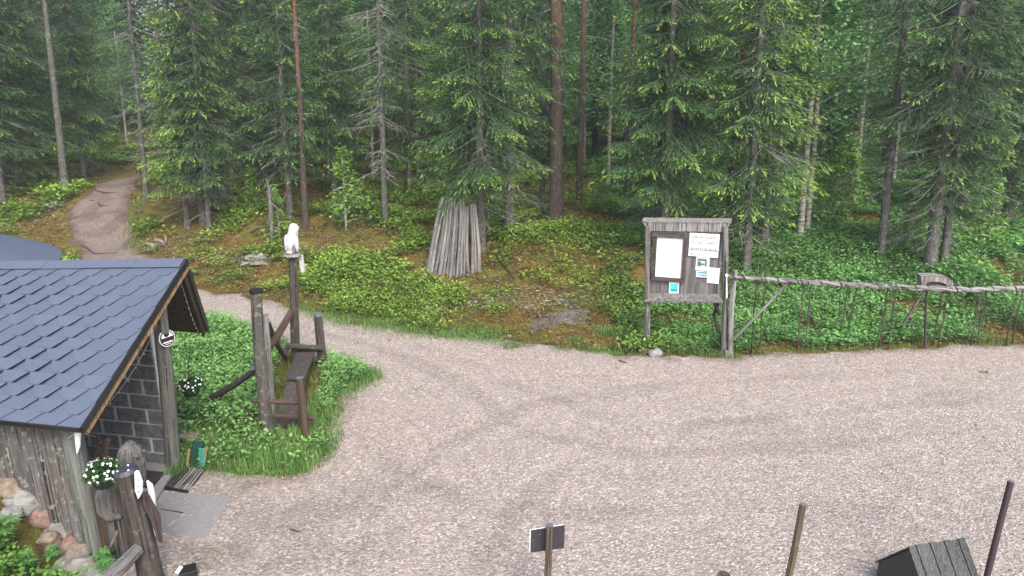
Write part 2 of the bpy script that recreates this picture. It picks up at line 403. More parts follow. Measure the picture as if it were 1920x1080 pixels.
def patch(px, rx, ry, col, amt, seed):
    c = P(*px); d = ((AX - c.x) / rx) ** 2 + ((AY - c.y) / ry) ** 2
    k = np.clip(1.3 - d, 0, 1) * sm((vn(AX, AY, .45, seed) * .6 + vn(AX, AY, .16, seed + 1) * .4 - .25) * 2.2) * amt
    for i in range(3): dirt[..., i] *= 1 - k * (1 - col[i])
patch((1740, 960), 1.5, .55, (.52, .60, .66), .4, 21); patch((540, 1010), 1.2, .8, (.55, .60, .66), .45, 23)
patch((560, 920), 1.6, .5, (.70, .75, .76), .55, 25); patch((330, 1060), 1.0, .5, (.6, .62, .6), .8, 27); patch((1090, 650), 1.6, .35, (.5, .46, .4), .9, 29)
patch((820, 900), 1.2, .6, (.78, .8, .82), .4, 31); patch((1500, 800), 2.5, .6, (.85, .85, .86), .8, 33)
TRK = [[(560, 610), (700, 650), (860, 720), (980, 810), (1180, 850), (1500, 840), (1900, 800)], [(600, 600), (760, 640), (960, 720), (1120, 780), (1400, 790), (1900, 750)],
       [(660, 1060), (720, 930), (830, 840), (1000, 760), (1250, 720), (1900, 690)], [(900, 1070), (960, 960), (1080, 870), (1300, 800), (1900, 735)], [(640, 700), (660, 800), (760, 900), (980, 960), (1300, 960)]]
for ti, tk in enumerate(TRK):   # faint worn wheel tracks curving over the yard
    pts = [P(*q) for q in tk]; q = np.full(AX.shape, 1e9)
    for A, B in zip(pts[:-1], pts[1:]):
        t = np.clip(((AX - A.x) * (B.x - A.x) + (AY - A.y) * (B.y - A.y)) / ((B - A).length ** 2), 0, 1)
        q = np.minimum(q, np.sqrt((AX - A.x - t * (B.x - A.x)) ** 2 + (AY - A.y - t * (B.y - A.y)) ** 2))
    q = q + (vn(AX, AY, 1.3, 40 + ti) - .5) * .35
    k = np.exp(-(q / .15) ** 2) * .14 * sm(vn(AX, AY, .9, 80 + ti) * 2) - np.exp(-((q - .22) / .08) ** 2) * .05
    dirt *= (1 - k)[..., None]
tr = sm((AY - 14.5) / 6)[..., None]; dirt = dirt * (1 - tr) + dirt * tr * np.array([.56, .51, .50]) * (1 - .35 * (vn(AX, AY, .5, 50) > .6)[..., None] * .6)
ed = (1 - sm((SD - .02) / .35)) * sm(vn(AX, AY, .3, 97) * 1.6) * .75
for i, cc in enumerate((.42, .36, .30)): dirt[..., i] *= 1 - ed * (1 - cc)
used = np.zeros(AX.size, bool); used[Q.ravel()] = True; rem = np.cumsum(used) - 1
yard = npmesh("gravel_yard", np.stack([AX, AY, gz], -1).reshape(-1, 3)[used], rem[Q], [M_gravel], smooth=True, col=dirt.reshape(-1, 3)[used])
tag(yard, kind="structure")
Qr = np.array([(0, 1, 2, 3)]); 
yb = npmesh("road", [(12.9, 1.9, .006), (60, 1.9, .006), (60, 12.8, .006), (12.9, 12.6, .006), (-4.6, -30, .006), (60, -30, .006), (60, 2.1, .006), (-3.6, 2.1, .006)], [(0, 1, 2, 3), (4, 5, 6, 7)], [M_gravel], col=np.ones((8, 3)))
tag(yb, kind="structure")

# ------------------------------------------------------------------ foliage helpers
def unit(a): return a / (np.linalg.norm(a, axis=-1, keepdims=True) + 1e-9)
def kites(C, D, Nn, L, Wd, fold=.15):
    S_ = unit(np.cross(D, Nn)); L = L[:, None]; Wd = Wd[:, None]; up = np.cross(S_, D)
    v = np.stack([C, C + D * L * .45 + S_ * Wd * .5 + up * Wd * fold, C + D * L, C + D * L * .45 - S_ * Wd * .5 + up * Wd * fold], 1)
    return v.reshape(-1, 3)
def quads(n): return np.arange(n * 4).reshape(-1, 4)
def rdir(n, up=0, spread=1, rs=R):
    a = rs.rand(n) * 6.2832; z = up + (rs.rand(n) - .5) * spread
    return unit(np.stack([np.cos(a), np.sin(a), z], -1))
YARDN = np.array(YARD)
GREEN1 = gp([(395, 600), (470, 622), (540, 650), (610, 672), (700, 710), (640, 740), (622, 790), (624, 850), (565, 888), (470, 890), (400, 890)]) + [(-4.25, 8.1), (-5.2, 9.2), (-7.2, 11.5)]
GREEN2 = [(-4.35, 6.25), (-7.5, 6.9), (-7.5, 3.8), (-4.2, 3.8), (-3.75, 4.8), (-3.8, 5.6)]
def bare(x, y):
    k = np.ones(x.shape)
    for (u, v, rx, ry, amt) in ((1040, 500, 1.7, 1.5, .8), (1045, 585, .9, 1.1, .95), (960, 570, 1.3, .35, .6), (450, 470, 3.2, 1.8, .55), (60, 440, 3.5, 2.5, .8), (1270, 610, .8, .6, .8), (1130, 590, .9, .8, .6), (1700, 600, 1.0, .35, .7), (360, 460, 1.5, 1.4, .5)):
        c = G(u, v); d = ((x - c.x) / rx) ** 2 + ((y - c.y) / ry) ** 2; k *= 1 - amt * np.exp(-d * d)
    return k
def scatter(n, ylo, yhi, pw=1.4):
    t = R.rand(n); y = (ylo ** (1 - pw) + t * (yhi ** (1 - pw) - ylo ** (1 - pw))) ** (1 / (1 - pw))
    x = (R.rand(n) * 2 - 1) * (y * .80 + 2.5); return x, y
# bilberry and lingonberry shrubs over the forest floor
x, y = scatter(135000, 11.5, 48, 1.15)
sd_ = sdist(x, y, YARD); dens = bare(x, y)
pt = vn(x, y, 1.6, 60) * .6 + vn(x, y, .6, 61) * .4
right = sm((x - 1.5) / 2.5)
ok = (sd_ < -.12) & (sdist(x, y, GREEN1) < 0) & (R.rand(len(x)) < dens * sm((pt - .45 + .16 * right - .06 * sm((-x - 2) / 3)) / .12) * sm((-sd_) / .5 + .25))
x, y, right, ptk = x[ok], y[ok], right[ok], pt[ok]
def clumps(x, y, hgt, nl, L0, lod=True, c_lo=None, c_hi=None, rgt=None):
    z = hh(x, y); n = len(x); s = 1 + (np.clip(y - 13, 0, 40) / 14 if lod else 0 * y)
    H = hgt * (.5 + R.rand(n)) ; hue = R.rand(n); C = []; D = []; NN = []; L = []; K = []
    for i in range(nl):
        a = R.rand(n) * 6.283; r = (.03 + .10 * R.rand(n)) * s; f = R.rand(n)
        C.append(np.stack([x + np.cos(a) * r, y + np.sin(a) * r, z + H * (.25 + .75 * f)], -1))
        d = unit(np.stack([np.cos(a), np.sin(a), .1 + .5 * R.rand(n)], -1) + (R.rand(n, 3) - .5) * .8); D.append(d)
        NN.append(unit(np.stack([(R.rand(n) - .5) * .9, (R.rand(n) - .5) * .9, np.ones(n)], -1)))
        L.append(L0 * (.6 + .7 * R.rand(n)) * s)
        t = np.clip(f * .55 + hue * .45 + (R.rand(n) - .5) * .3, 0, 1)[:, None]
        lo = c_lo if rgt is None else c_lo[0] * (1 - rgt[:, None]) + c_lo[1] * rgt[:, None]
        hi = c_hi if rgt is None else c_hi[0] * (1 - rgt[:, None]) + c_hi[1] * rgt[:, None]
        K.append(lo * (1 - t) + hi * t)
    C = np.concatenate(C); D = np.concatenate(D); L = np.concatenate(L); K = np.concatenate(K)
    return kites(C, D, np.concatenate(NN), L, L * .62), np.repeat(K, 4, 0)
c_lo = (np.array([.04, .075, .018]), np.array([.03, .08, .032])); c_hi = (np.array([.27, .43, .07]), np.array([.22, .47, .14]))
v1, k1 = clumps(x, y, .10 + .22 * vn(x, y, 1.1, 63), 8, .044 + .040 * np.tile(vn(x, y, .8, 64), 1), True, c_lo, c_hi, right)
tone = np.tile(.72 + .56 * vn(x, y, .9, 65), 8); k1 = k1 * np.repeat(tone, 4)[:, None]
# sparse reddish and pale litter sprigs on the moss
x2, y2 = scatter(42000, 11.6, 32, 1.3); s2 = sdist(x2, y2, YARD); ok = (s2 < -.05) & (sdist(x2, y2, GREEN1) < 0); x2, y2 = x2[ok], y2[ok]
v2, k2 = clumps(x2, y2, .06, 3, .05, True, np.array([.09, .06, .02]), np.array([.30, .24, .07]))
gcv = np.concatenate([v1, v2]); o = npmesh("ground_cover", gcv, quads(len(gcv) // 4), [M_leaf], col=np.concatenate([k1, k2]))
tag(o, "low bilberry shrubs and orange moss covering the forest floor", "ground cover", kind="stuff")
# pale dead twigs and lichen flecks lying about on the moss
TW = []
for (u, v, rx, ry, n_) in ((940, 568, 1.6, .35, 260), (1040, 560, .8, .5, 160), (480, 490, .8, .3, 120), (425, 480, 1.0, .3, 90), (700, 470, 6, 2.6, 500), (90, 410, 2.0, 1.2, 200), (1300, 500, 5, 2.5, 350), (330, 470, 1.5, .8, 120)):
    g = G(u, v); TW.append(np.stack([g.x + R.randn(n_) * rx * .6, g.y + R.randn(n_) * ry * .6], -1))
TW = np.concatenate(TW); TW = TW[sdist(TW[:, 0], TW[:, 1], YARD) < -.1]; n_ = len(TW)
C = np.stack([TW[:, 0], TW[:, 1], hh(TW[:, 0], TW[:, 1]) + .03 + .05 * R.rand(n_)], -1); L = .05 + .22 * R.rand(n_) ** 2; gk = .12 + .4 * R.rand(n_, 1)
kv = np.concatenate([kites(C, rdir(n_, .05, .5), unit(R.randn(n_, 3) * .5 + np.array([0, 0, 1.])), L, .012 + .01 * R.rand(n_)), kites(C, rdir(n_, .1, .6), unit(R.randn(n_, 3) + np.array([0, 0, 1.])), L * .6, .010 + .01 * R.rand(n_))])
o = npmesh("twig_litter", kv, quads(len(kv) // 4), [M_leaf], col=np.repeat(np.concatenate([gk, gk]) * np.array([1, 1, .92]), 4, 0)); tag(o, "pale dead twigs and lichen flecks scattered on the mossy bank", "litter", kind="stuff")
# leafy weeds beside the hut
def inpoly(poly, n, marg=0):
    p = np.array(poly); lo, hi = p.min(0), p.max(0); x = lo[0] + R.rand(n) * (hi[0] - lo[0]); y = lo[1] + R.rand(n) * (hi[1] - lo[1])
    k = sdist(x, y, poly) > marg; return x[k], y[k]
x, y = inpoly(GREEN1, 9500, .02); far = sm((y - 8.8) / 1.4); k = R.rand(len(x)) < .16 + .84 * far; x, y = x[k], y[k]
RAMP = gp([(500, 815), (585, 828), (604, 650), (536, 645)]); k = sdist(x, y, RAMP) < -.10; x, y = x[k], y[k]
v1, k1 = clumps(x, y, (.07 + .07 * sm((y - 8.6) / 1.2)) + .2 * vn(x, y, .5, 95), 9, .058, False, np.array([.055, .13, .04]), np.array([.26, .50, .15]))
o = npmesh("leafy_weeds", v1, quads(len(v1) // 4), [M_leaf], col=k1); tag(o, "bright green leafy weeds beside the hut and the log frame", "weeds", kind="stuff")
x, y = inpoly(GREEN2, 3600, 0); sl_a, sl_b = G(0, 1040), G(95, 1110); k = ((sl_b.x - sl_a.x) * (y - sl_a.y) - (sl_b.y - sl_a.y) * (x - sl_a.x)) < 0; x, y = x[k], y[k]
v1, k1 = clumps(x, y, .24, 10, .06, False, np.array([.03, .09, .02]), np.array([.17, .36, .08]))
o = npmesh("herb_bank", v1, quads(len(v1) // 4), [M_leaf], col=k1); tag(o, "leafy green herbs on the stony bank below the split log wall", "herbs", kind="stuff")
# grass blades
def blades(x, y, L, wd=.006, lean=.5, zz=None):
    n = len(x); z = hh(x, y) - .01 if zz is None else zz; a = R.rand(n) * 6.283; l = lean * (.3 + R.rand(n)); L = L * (.5 + .8 * R.rand(n))
    b = np.stack([x, y, z], -1); d = np.stack([np.cos(a), np.sin(a), 0 * a], -1); s = np.stack([-np.sin(a), np.cos(a), 0 * a], -1) * wd
    u = np.array([0, 0, 1.0]); L_ = L[:, None]; l_ = l[:, None]
    m = b + u * L_ * .6 + d * L_ * .2 * l_; t = b + u * L_ * (.95 - .25 * l_) + d * L_ * .7 * l_
    v = np.stack([b - s, b + s, m + s * .8, m - s * .8, t], 1).reshape(-1, 3); i = np.arange(n) * 5
    h = np.clip(R.rand(n) * .6 + vn(x, y, .4, 70) * .4, 0, 1)[:, None]
    c = np.array([.05, .12, .03]) * (1 - h) + np.array([.20, .38, .10]) * h
    dry = (R.rand(n) < .07)[:, None]; c = np.where(dry, np.array([.32, .28, .15]), c)
    return v, np.stack([i, i + 1, i + 2, i + 3], -1), np.stack([i + 3, i + 2, i + 4], -1), np.repeat(c, 5, 0)
BX = []; BY = []; BL = []
x, y = inpoly(GREEN1, 95000, -.16); k = R.rand(len(x)) < (1 - .85 * sm((y - 9) / 1.5)) * (.35 + .65 * sm((sdist(x, y, GREEN1) + .16) / .4)); BX.append(x[k]); BY.append(y[k]); BL.append(np.full(k.sum(), .14))
def along(pix, n, wid, L):
    pts = [G(*p) for p in pix]
    for _ in range(n // 60 + 1):
        pass
    seg = R.randint(0, len(pts) - 1, n); t = R.rand(n); a = np.array([p[:2] for p in pts]); q = a[seg] * (1 - t)[:, None] + a[seg + 1] * t[:, None]
    BX.append(q[:, 0] + R.randn(n) * wid); BY.append(q[:, 1] + R.randn(n) * wid); BL.append(np.full(n, L))
along([(560, 578), (640, 598), (760, 618), (860, 628), (960, 640)], 6500, .22, .10)
along([(640, 590), (760, 608), (900, 622)], 3800, .3, .11)
along([(1040, 655), (1180, 664)], 900, .12, .10); along([(1215, 655), (1300, 660), (1375, 668)], 1800, .09, .16)
along([(1400, 664), (1600, 655), (1900, 643)], 900, .12, .09); along([(1130, 625), (1190, 640)], 900, .12, .17)
along([(950, 655), (975, 650)], 350, .07, .10); along([(1070, 640), (1095, 642)], 350, .08, .10); along([(1118, 655), (1128, 652)], 160, .05, .1)
along([(610, 675), (700, 708), (640, 740)], 2200, .14, .12); along([(570, 830), (590, 780)], 1300, .12, .18); along([(390, 880), (560, 884)], 2800, .10, .06)
along([(770, 735), (800, 730)], 160, .05, .06); along([(1840, 702), (1850, 700)], 90, .04, .06)
along([(335, 790), (345, 860), (320, 900)], 800, .04, .14); along([(270, 370), (250, 420), (262, 470)], 1200, .2, .16)
bx = np.concatenate(BX); by = np.concatenate(BY); bl = np.concatenate(BL)
k = (R.rand(len(bx)) < sm((vn(bx, by, .5, 90) * .5 + vn(bx, by, .17, 91) * .5 - .15) / .3)); bx, by, bl = bx[k], by[k], bl[k] * (.6 + .8 * vn(bx[k], by[k], .35, 92))
v_, q_, t_, c_ = blades(bx, by, bl, .0045)
o = npmesh("grass", v_, q_, [M_leaf], col=c_, tri=t_); tag(o, "grass along the gravel edge and round the log frame", "grass", kind="stuff")
# loose pebbles on the yard
n = 20000; x = R.rand(n) * 19 - 8; y = 4.2 + (R.rand(n) ** 1.5) * 9; k = (sdist(x, y, YARD) > .05); x, y = x[k], y[k]; n = len(x)
ico = np.array([(0, 0, 1), (.9, 0, .2), (.3, .85, .1), (-.75, .5, .2), (-.7, -.55, .1), (.35, -.85, .2), (0, 0, -.6)])
tris = np.array([(0, 1, 2), (0, 2, 3), (0, 3, 4), (0, 4, 5), (0, 5, 1), (6, 2, 1), (6, 3, 2), (6, 4, 3), (6, 5, 4), (6, 1, 5)])
sz = (.006 + .014 * R.rand(n) ** 4); a = R.rand(n) * 6.28; st = .6 + R.rand(n) * .8
vv = np.repeat(ico[None], n, 0) * (1 + (R.rand(n, 7, 1) - .5) * .5); vx = vv[..., 0] * st[:, None]; vy = vv[..., 1]
px = (vx * np.cos(a)[:, None] - vy * np.sin(a)[:, None]) * sz[:, None] + x[:, None]; py = (vx * np.sin(a)[:, None] + vy * np.cos(a)[:, None]) * sz[:, None] + y[:, None]
pz = vv[..., 2] * sz[:, None] * .6 + (hh(x, y) + .014)[:, None]
g_ = .14 + .36 * R.rand(n, 1) ** 1.3; pc = np.repeat(g_ * np.array([1.04, .96, .94]), 7, 0)
def pebmat():
    m, n_, b = newmat("pebble"); n_.links.new(attr(n_, "Col", "Color"), b.inputs["Base Color"]); b.inputs["Roughness"].default_value = .8; return m
o = npmesh("pebbles", np.stack([px, py, pz], -1).reshape(-1, 3), None, [pebmat()], tri=(tris[None] + (np.arange(n) * 7)[:, None, None]).reshape(-1, 3), col=pc)
tag(o, "loose pebbles strewn over the gravel yard", "pebbles", kind="stuff")

# ------------------------------------------------------------------ trees
def np_tube(pts, rad, seg):
    pts = np.asarray(pts); n = len(pts); th = np.arange(seg) * 2 * np.pi / seg
    d = np.gradient(pts, axis=0); d = unit(d); ref = np.array([1, 0, 0.]) if abs(d[0][0]) < .8 else np.array([0, 1, 0.])
    x = unit(np.cross(d, ref)); y = np.cross(d, x); rad = np.asarray(rad)[:, None, None]
    v = pts[:, None, :] + (np.cos(th)[None, :, None] * x[:, None, :] + np.sin(th)[None, :, None] * y[:, None, :]) * rad
    i = np.arange(n * seg).reshape(n, seg); q = np.stack([i[:-1], np.roll(i, -1, 1)[:-1], np.roll(i, -1, 1)[1:], i[1:]], -1).reshape(-1, 4)
    return v.reshape(-1, 3), q
def trunk_mesh(rs, H, r, lean=.012, seg=9):
    n = int(H / .5); t = np.linspace(0, 1, n + 1); ph = rs.rand(2) * 6
    cx = np.sin(t * 5 + ph[0]) * lean * H * .12; cy = np.sin(t * 4 + ph[1]) * lean * H * .12; cx -= cx[0]; cy -= cy[0]
    P_ = np.stack([cx, cy, t * H - .25], -1); rad = r * (1 - t) ** .8 + .012; rad[0] *= 1.55; rad[1] *= 1.08
    v, q = np_tube(P_, rad, seg); v = v + (rs.rand(*v.shape) - .5) * r * .14
    g = np.stack([v[:, 0], v[:, 1], v[:, 2]], -1)
    return v, q, g, P_
def dead_branch(rs, base, az, L, droop, VV, QQ, k0, sub=5, r=.012, up=.1):
    t = np.linspace(0, 1, 6); out = np.array([math.cos(az), math.sin(az), 0])
    side = np.array([-out[1], out[0], 0])
    w = (rs.rand() - .5) * .3
    pts = base + out * (L * t)[:, None] + np.array([0, 0, 1]) * (L * (-droop * t + up * t * t))[:, None] + side * (w * L * t * t)[:, None]
    v, q = np_tube(pts, r * (1 - t * .8), 3); VV.append(v); QQ.append(q + k0); k0 += len(v)
    for i in range(sub):
        s = .25 + .7 * rs.rand(); b = base + out * L * s + np.array([0, 0, 1]) * L * (-droop * s + up * s * s) + side * w * L * s * s
        sg = 1 if rs.rand() < .5 else -1; l = L * (1.1 - s) * (.35 + .5 * rs.rand())
        d = unit(out * .8 + side * sg * .8 + np.array([0, 0, -.5 + .6 * rs.rand()])); tt = np.linspace(0, 1, 4)
        p = b + d * (l * tt)[:, None] + np.array([0, 0, -1]) * (l * .35 * tt * tt)[:, None]
        v, q = np_tube(p, r * .55 * (1 - tt * .8), 3); VV.append(v); QQ.append(q + k0); k0 += len(v)
    return k0
def spruce_data(seed, H, zb, Rr, r, dens=1.0, dead=(.8, 3, 30), bright=.5, ndl=.105, dead_in=.12, step=.24, ncard=.034):
    rs = np.random.RandomState(seed); v, q, g, path = trunk_mesh(rs, H, r)
    C = []; D = []; NN = []; LL = []; K = []; T = []
    VB = []; QB = []; kb = 0; VD = []; QD = []; kd = 0
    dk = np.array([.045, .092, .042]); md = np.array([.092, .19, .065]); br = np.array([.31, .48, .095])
    z = zb
    while z < H - .3:
        f = (z - zb) / (H - zb)
        prof = (1 - f) ** .75 * (min(1, .55 + f * 4))
        nb = int(rs.randint(4, 7) * dens + .5)
        a0 = rs.rand() * 6.28
        for j in range(nb):
            az = a0 + j * 6.283 / nb + rs.rand() * .6; L = Rr * prof * (.55 + .6 * rs.rand()) + .15
            zz = z + rs.rand() * step; cx = np.interp(zz, path[:, 2], path[:, 0]); cy = np.interp(zz, path[:, 2], path[:, 1])
            base = np.array([cx, cy, zz]); droop = .42 * (1 - f) + .05 + .2 * rs.rand(); up = .30 * rs.rand() + .05
            if rs.rand() < dead_in * (1.6 - f): kd = dead_branch(rs, base, az, L * .9, droop, VD, QD, kd, 6, .011); continue
            out = np.array([math.cos(az), math.sin(az), 0]); side = np.array([-out[1], out[0], 0])
            t = np.linspace(0, 1, 5); pts = base + out * (L * t)[:, None] + np.array([0, 0, 1]) * (L * (-droop * t + up * t * t))[:, None]
            vv, qq = np_tube(pts, .014 * (1 - t * .8) + .003, 3); VB.append(vv); QB.append(qq + kb); kb += len(vv)
            ns = max(3, int(L / .085 * min(1, dens + .1))); tt = np.linspace(.12, 1, ns)
            bv = rs.rand()
            for s in tt:
                b = base + out * L * s + np.array([0, 0, 1]) * L * (-droop * s + up * s * s)
                for sg in (-1, 1):
                    if rs.rand() < .12: continue
                    l = (.40 * L * (1.05 - s) + .13) * (.6 + .6 * rs.rand())
                    d = unit(out * (.75) + side * sg * (.8 - .3 * s) + np.array([0, 0, -.15 - .55 * rs.rand()]))
                    m = max(2, int(l / ncard)); w = (np.arange(m) + rs.rand()) / m
                    c = b + d * (l * w)[:, None] + np.array([0, 0, -1]) * (l * .3 * w * w)[:, None]
                    C.append(c); dd = unit(d + (rs.rand(m, 3) - .5) * .9); D.append(dd)
                    NN.append(unit(np.array([0, 0, 1.0]) + (rs.rand(m, 3) - .5) * 1.3)); LL.append(ndl * (.7 + .6 * rs.rand(m)))
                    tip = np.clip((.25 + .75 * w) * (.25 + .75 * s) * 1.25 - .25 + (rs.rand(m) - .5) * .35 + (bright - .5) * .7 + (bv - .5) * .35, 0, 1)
                    T.append(tip)
        z += step * (.8 + .5 * rs.rand())
    for i in range(dead[2]):
        zz = dead[0] + (dead[1] - dead[0]) * rs.rand(); cx = np.interp(zz, path[:, 2], path[:, 0]); cy = np.interp(zz, path[:, 2], path[:, 1])
        kd = dead_branch(rs, np.array([cx, cy, zz]), rs.rand() * 6.28, Rr * (.25 + .6 * rs.rand()), .1 + .5 * rs.rand(), VD, QD, kd, 7, .010)
    C = np.concatenate(C); D = np.concatenate(D); NN = np.concatenate(NN); LL = np.concatenate(LL); T = np.concatenate(T)[:, None]
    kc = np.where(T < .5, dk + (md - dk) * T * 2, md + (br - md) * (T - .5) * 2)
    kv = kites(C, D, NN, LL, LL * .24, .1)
    return dict(trunk=(v, q, g), crown=(kv, np.repeat(kc, 4, 0)), branch=(np.concatenate(VB), np.concatenate(QB)), dead=(np.concatenate(VD), np.concatenate(QD)) if VD else None)
def mesh_only(name, Vt, Q, mats, col=None, gc=None, smooth=False, mi=None):
    o = npmesh(name, Vt, Q, mats, col=col, gc=gc, smooth=smooth); me = o.data
    if mi is not None: me.polygons.foreach_set("material_index", np.asarray(mi, np.int32))
    bpy.data.objects.remove(o); return me
def conifer_proto(key, **k):
    d = spruce_data(**k); r = {}
    v, q, g = d['trunk']; r['trunk'] = mesh_only(key + "_trunk", v, q, [M_bark], gc=g, smooth=True)
    kv, kc = d['crown']; bv, bq = d['branch']; n = len(kv)
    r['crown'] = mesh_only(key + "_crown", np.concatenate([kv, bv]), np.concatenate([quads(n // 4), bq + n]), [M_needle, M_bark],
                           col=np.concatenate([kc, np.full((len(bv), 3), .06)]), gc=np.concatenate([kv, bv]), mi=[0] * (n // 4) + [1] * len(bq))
    if d['dead']: r['dead_branches'] = mesh_only(key + "_dead", d['dead'][0], d['dead'][1], [M_twig])
    return r
PROTO = {
 'bright': conifer_proto('bright', seed=1, H=9.5, zb=1.3, Rr=1.55, r=.085, dens=1.0, dead=(.6, 2.2, 14), bright=.72, dead_in=.06),
 'bright2': conifer_proto('bright2', seed=2, H=11.5, zb=1.8, Rr=1.9, r=.11, dens=.95, dead=(.9, 3.2, 24), bright=.66, dead_in=.12),
 'old': conifer_proto('old', seed=3, H=13.5, zb=3.0, Rr=1.9, r=.13, dens=.85, dead=(.9, 4.2, 46), bright=.42, dead_in=.25),
 'scrag': conifer_proto('scrag', seed=4, H=9.5, zb=3.4, Rr=1.3, r=.075, dens=.6, dead=(1.2, 5.4, 60), bright=.42, dead_in=.42),
 'dense': conifer_proto('dense', seed=5, H=13, zb=.9, Rr=2.2, r=.13, dens=1.05, dead=(.7, 2.5, 12), bright=.36, dead_in=.08),
 'slim': conifer_proto('slim', seed=6, H=11, zb=1.4, Rr=1.25, r=.08, dens=.9, dead=(.6, 3, 18), bright=.5, dead_in=.15),
 'young': conifer_proto('young', seed=12, H=8.5, zb=1.2, Rr=1.15, r=.075, dens=1.1, dead=(.5, 1.8, 14), bright=.85, dead_in=.05),
 'dark': conifer_proto('dark', seed=8, H=14, zb=1.6, Rr=2.1, r=.13, dens=.8, dead=(.8, 4, 26), bright=.42, dead_in=.14, ncard=.075, ndl=.16),
 'dark2': conifer_proto('dark2', seed=9, H=12.5, zb=2.6, Rr=1.8, r=.11, dens=.75, dead=(1, 5, 30), bright=.46, dead_in=.2, ncard=.075, ndl=.16),
}
def leafy_proto(key, seed, H, zb, r, Rr, nb, bark, leaf, lo, hi, nl=24, pine=False):
    rs = np.random.RandomState(seed); v, q, g, path = trunk_mesh(rs, H, r, .02)
    VB = []; QB = []; kb = 0; C = []; T = []
    for i in range(nb):
        zz = zb + (H - zb) * (i + rs.rand()) / nb; f = (zz - zb) / (H - zb); az = rs.rand() * 6.28; L = Rr * (1 - f * .65) * (.4 + .7 * rs.rand())
        cx = np.interp(zz, path[:, 2], path[:, 0]); cy = np.interp(zz, path[:, 2], path[:, 1]); t = np.linspace(0, 1, 5)
        out = np.array([math.cos(az), math.sin(az), 0]); el = (.7 if not pine else .15) * rs.rand()
        pts = np.array([cx, cy, zz]) + out * (L * t)[:, None] + np.array([0, 0, 1]) * (L * (el * t - .25 * t * t))[:, None]
        vv, qq = np_tube(pts, (.02 if not pine else .03) * (1 - t * .8) + .002, 4); VB.append(vv); QB.append(qq + kb); kb += len(vv)
        for s in (np.linspace(.25, 1, 8) if not pine else (.7, .85, 1)):
            b = pts[0] + (pts[-1] - pts[0]) * s
            m = nl; o_ = rs.randn(m, 3) * (L * .13 + .05) * (1 if not pine else 1.2) + np.array([0, 0, -.05]); C.append(b + o_); T.append(np.clip(.4 + rs.rand() * .3 + (rs.rand(m) - .5) * .8, 0, 1))
    C = np.concatenate(C); T = np.concatenate(T)[:, None]; n = len(C)
    L = leaf * (.6 + .8 * rs.rand(n)); kv = kites(C, rdir(n, -.2, 1.4, rs), unit(rs.randn(n, 3) + np.array([0, 0, 1.])), L, L * (.7 if not pine else .25))
    kc = np.repeat(np.array(lo) * (1 - T) + np.array(hi) * T, 4, 0); bv = np.concatenate(VB); bq = np.concatenate(QB); nk = len(kv)
    rr = {'trunk': mesh_only(key + "_trunk", v, q, [bark], gc=g, smooth=True),
          'crown': mesh_only(key + "_crown", np.concatenate([kv, bv]), np.concatenate([quads(n), bq + nk]), [M_leaf, bark], col=np.concatenate([kc, np.full((len(bv), 3), .05)]), gc=np.concatenate([kv, bv]), mi=[0] * n + [1] * len(bq))}
    return rr
PROTO['birch'] = leafy_proto('birch', 21, 10, 3.2, .07, 2.0, 46, M_birch, .085, (.05, .14, .045), (.19, .40, .13), 26)
PROTO['birchy'] = leafy_proto('birchy', 22, 9, 2.2, .05, 1.5, 40, M_birch, .08, (.045, .13, .045), (.17, .38, .12), 26)
PROTO['sapling'] = leafy_proto('sapling', 23, 1.9, .15, .014, .62, 26, M_birch, .085, (.05, .14, .02), (.22, .42, .07), 5)
PROTO['pine'] = leafy_proto('pine', 24, 15, 9.0, .16, 2.2, 34, M_pine, .16, (.03, .07, .03), (.09, .16, .06), 60, True)
PROTO['pine_grey'] = leafy_proto('pinegrey', 26, 15, 9.0, .16, 2.2, 34, M_bark, .16, (.03, .07, .03), (.09, .16, .06), 60, True)
PROTO['pine_thin'] = leafy_proto('pinethin', 25, 13, 8.2, .10, 1.6, 26, M_pine, .16, (.03, .07, .03), (.09, .16, .06), 50, True)
# a few dead stubs on the pines
for key, sd2, H, rr in (('pine', 31, 9, .9), ('pine_grey', 33, 9, .5), ('pine_thin', 32, 8, .8)):
    rs = np.random.RandomState(sd2); VD = []; QD = []; kd = 0
    for i in range(22): kd = dead_branch(rs, np.array([0, 0, 2 + rs.rand() * (H - 2)]), rs.rand() * 6.28, rr * (.25 + .7 * rs.rand()), .1 + .4 * rs.rand(), VD, QD, kd, 5, .012)
    PROTO[key]['dead_branches'] = mesh_only(key + "_dead", np.concatenate(VD), np.concatenate(QD), [M_twig])
def put_tree(kind, loc, s, rot, label, cat, name, group=None, lean=0.0, sz=None):
    o = bpy.data.objects.new(name, None); COL.objects.link(o); o.location = loc; o.scale = (s, s, s if sz is None else sz)
    o.rotation_euler = (rnd.uniform(-.015, .015), lean + rnd.uniform(-.01, .01), rot); o.empty_display_size = .2
    o.rotation_mode = 'XYZ'
    M_ = Matrix.Rotation(lean, 4, 'Y') @ Matrix.Rotation(rnd.uniform(-.015, .015), 4, 'X') @ Matrix.Rotation(rot, 4, 'Z'); o.rotation_euler = M_.to_euler()
    ORG[o.name] = Vector(loc); tag(o, label, cat, group)
    for part, me in PROTO[kind].items():
        c = bpy.data.objects.new(part, me); COL.objects.link(c); c.parent = o
    return o
def leanf(u): return (960 - u) / 960 * .055
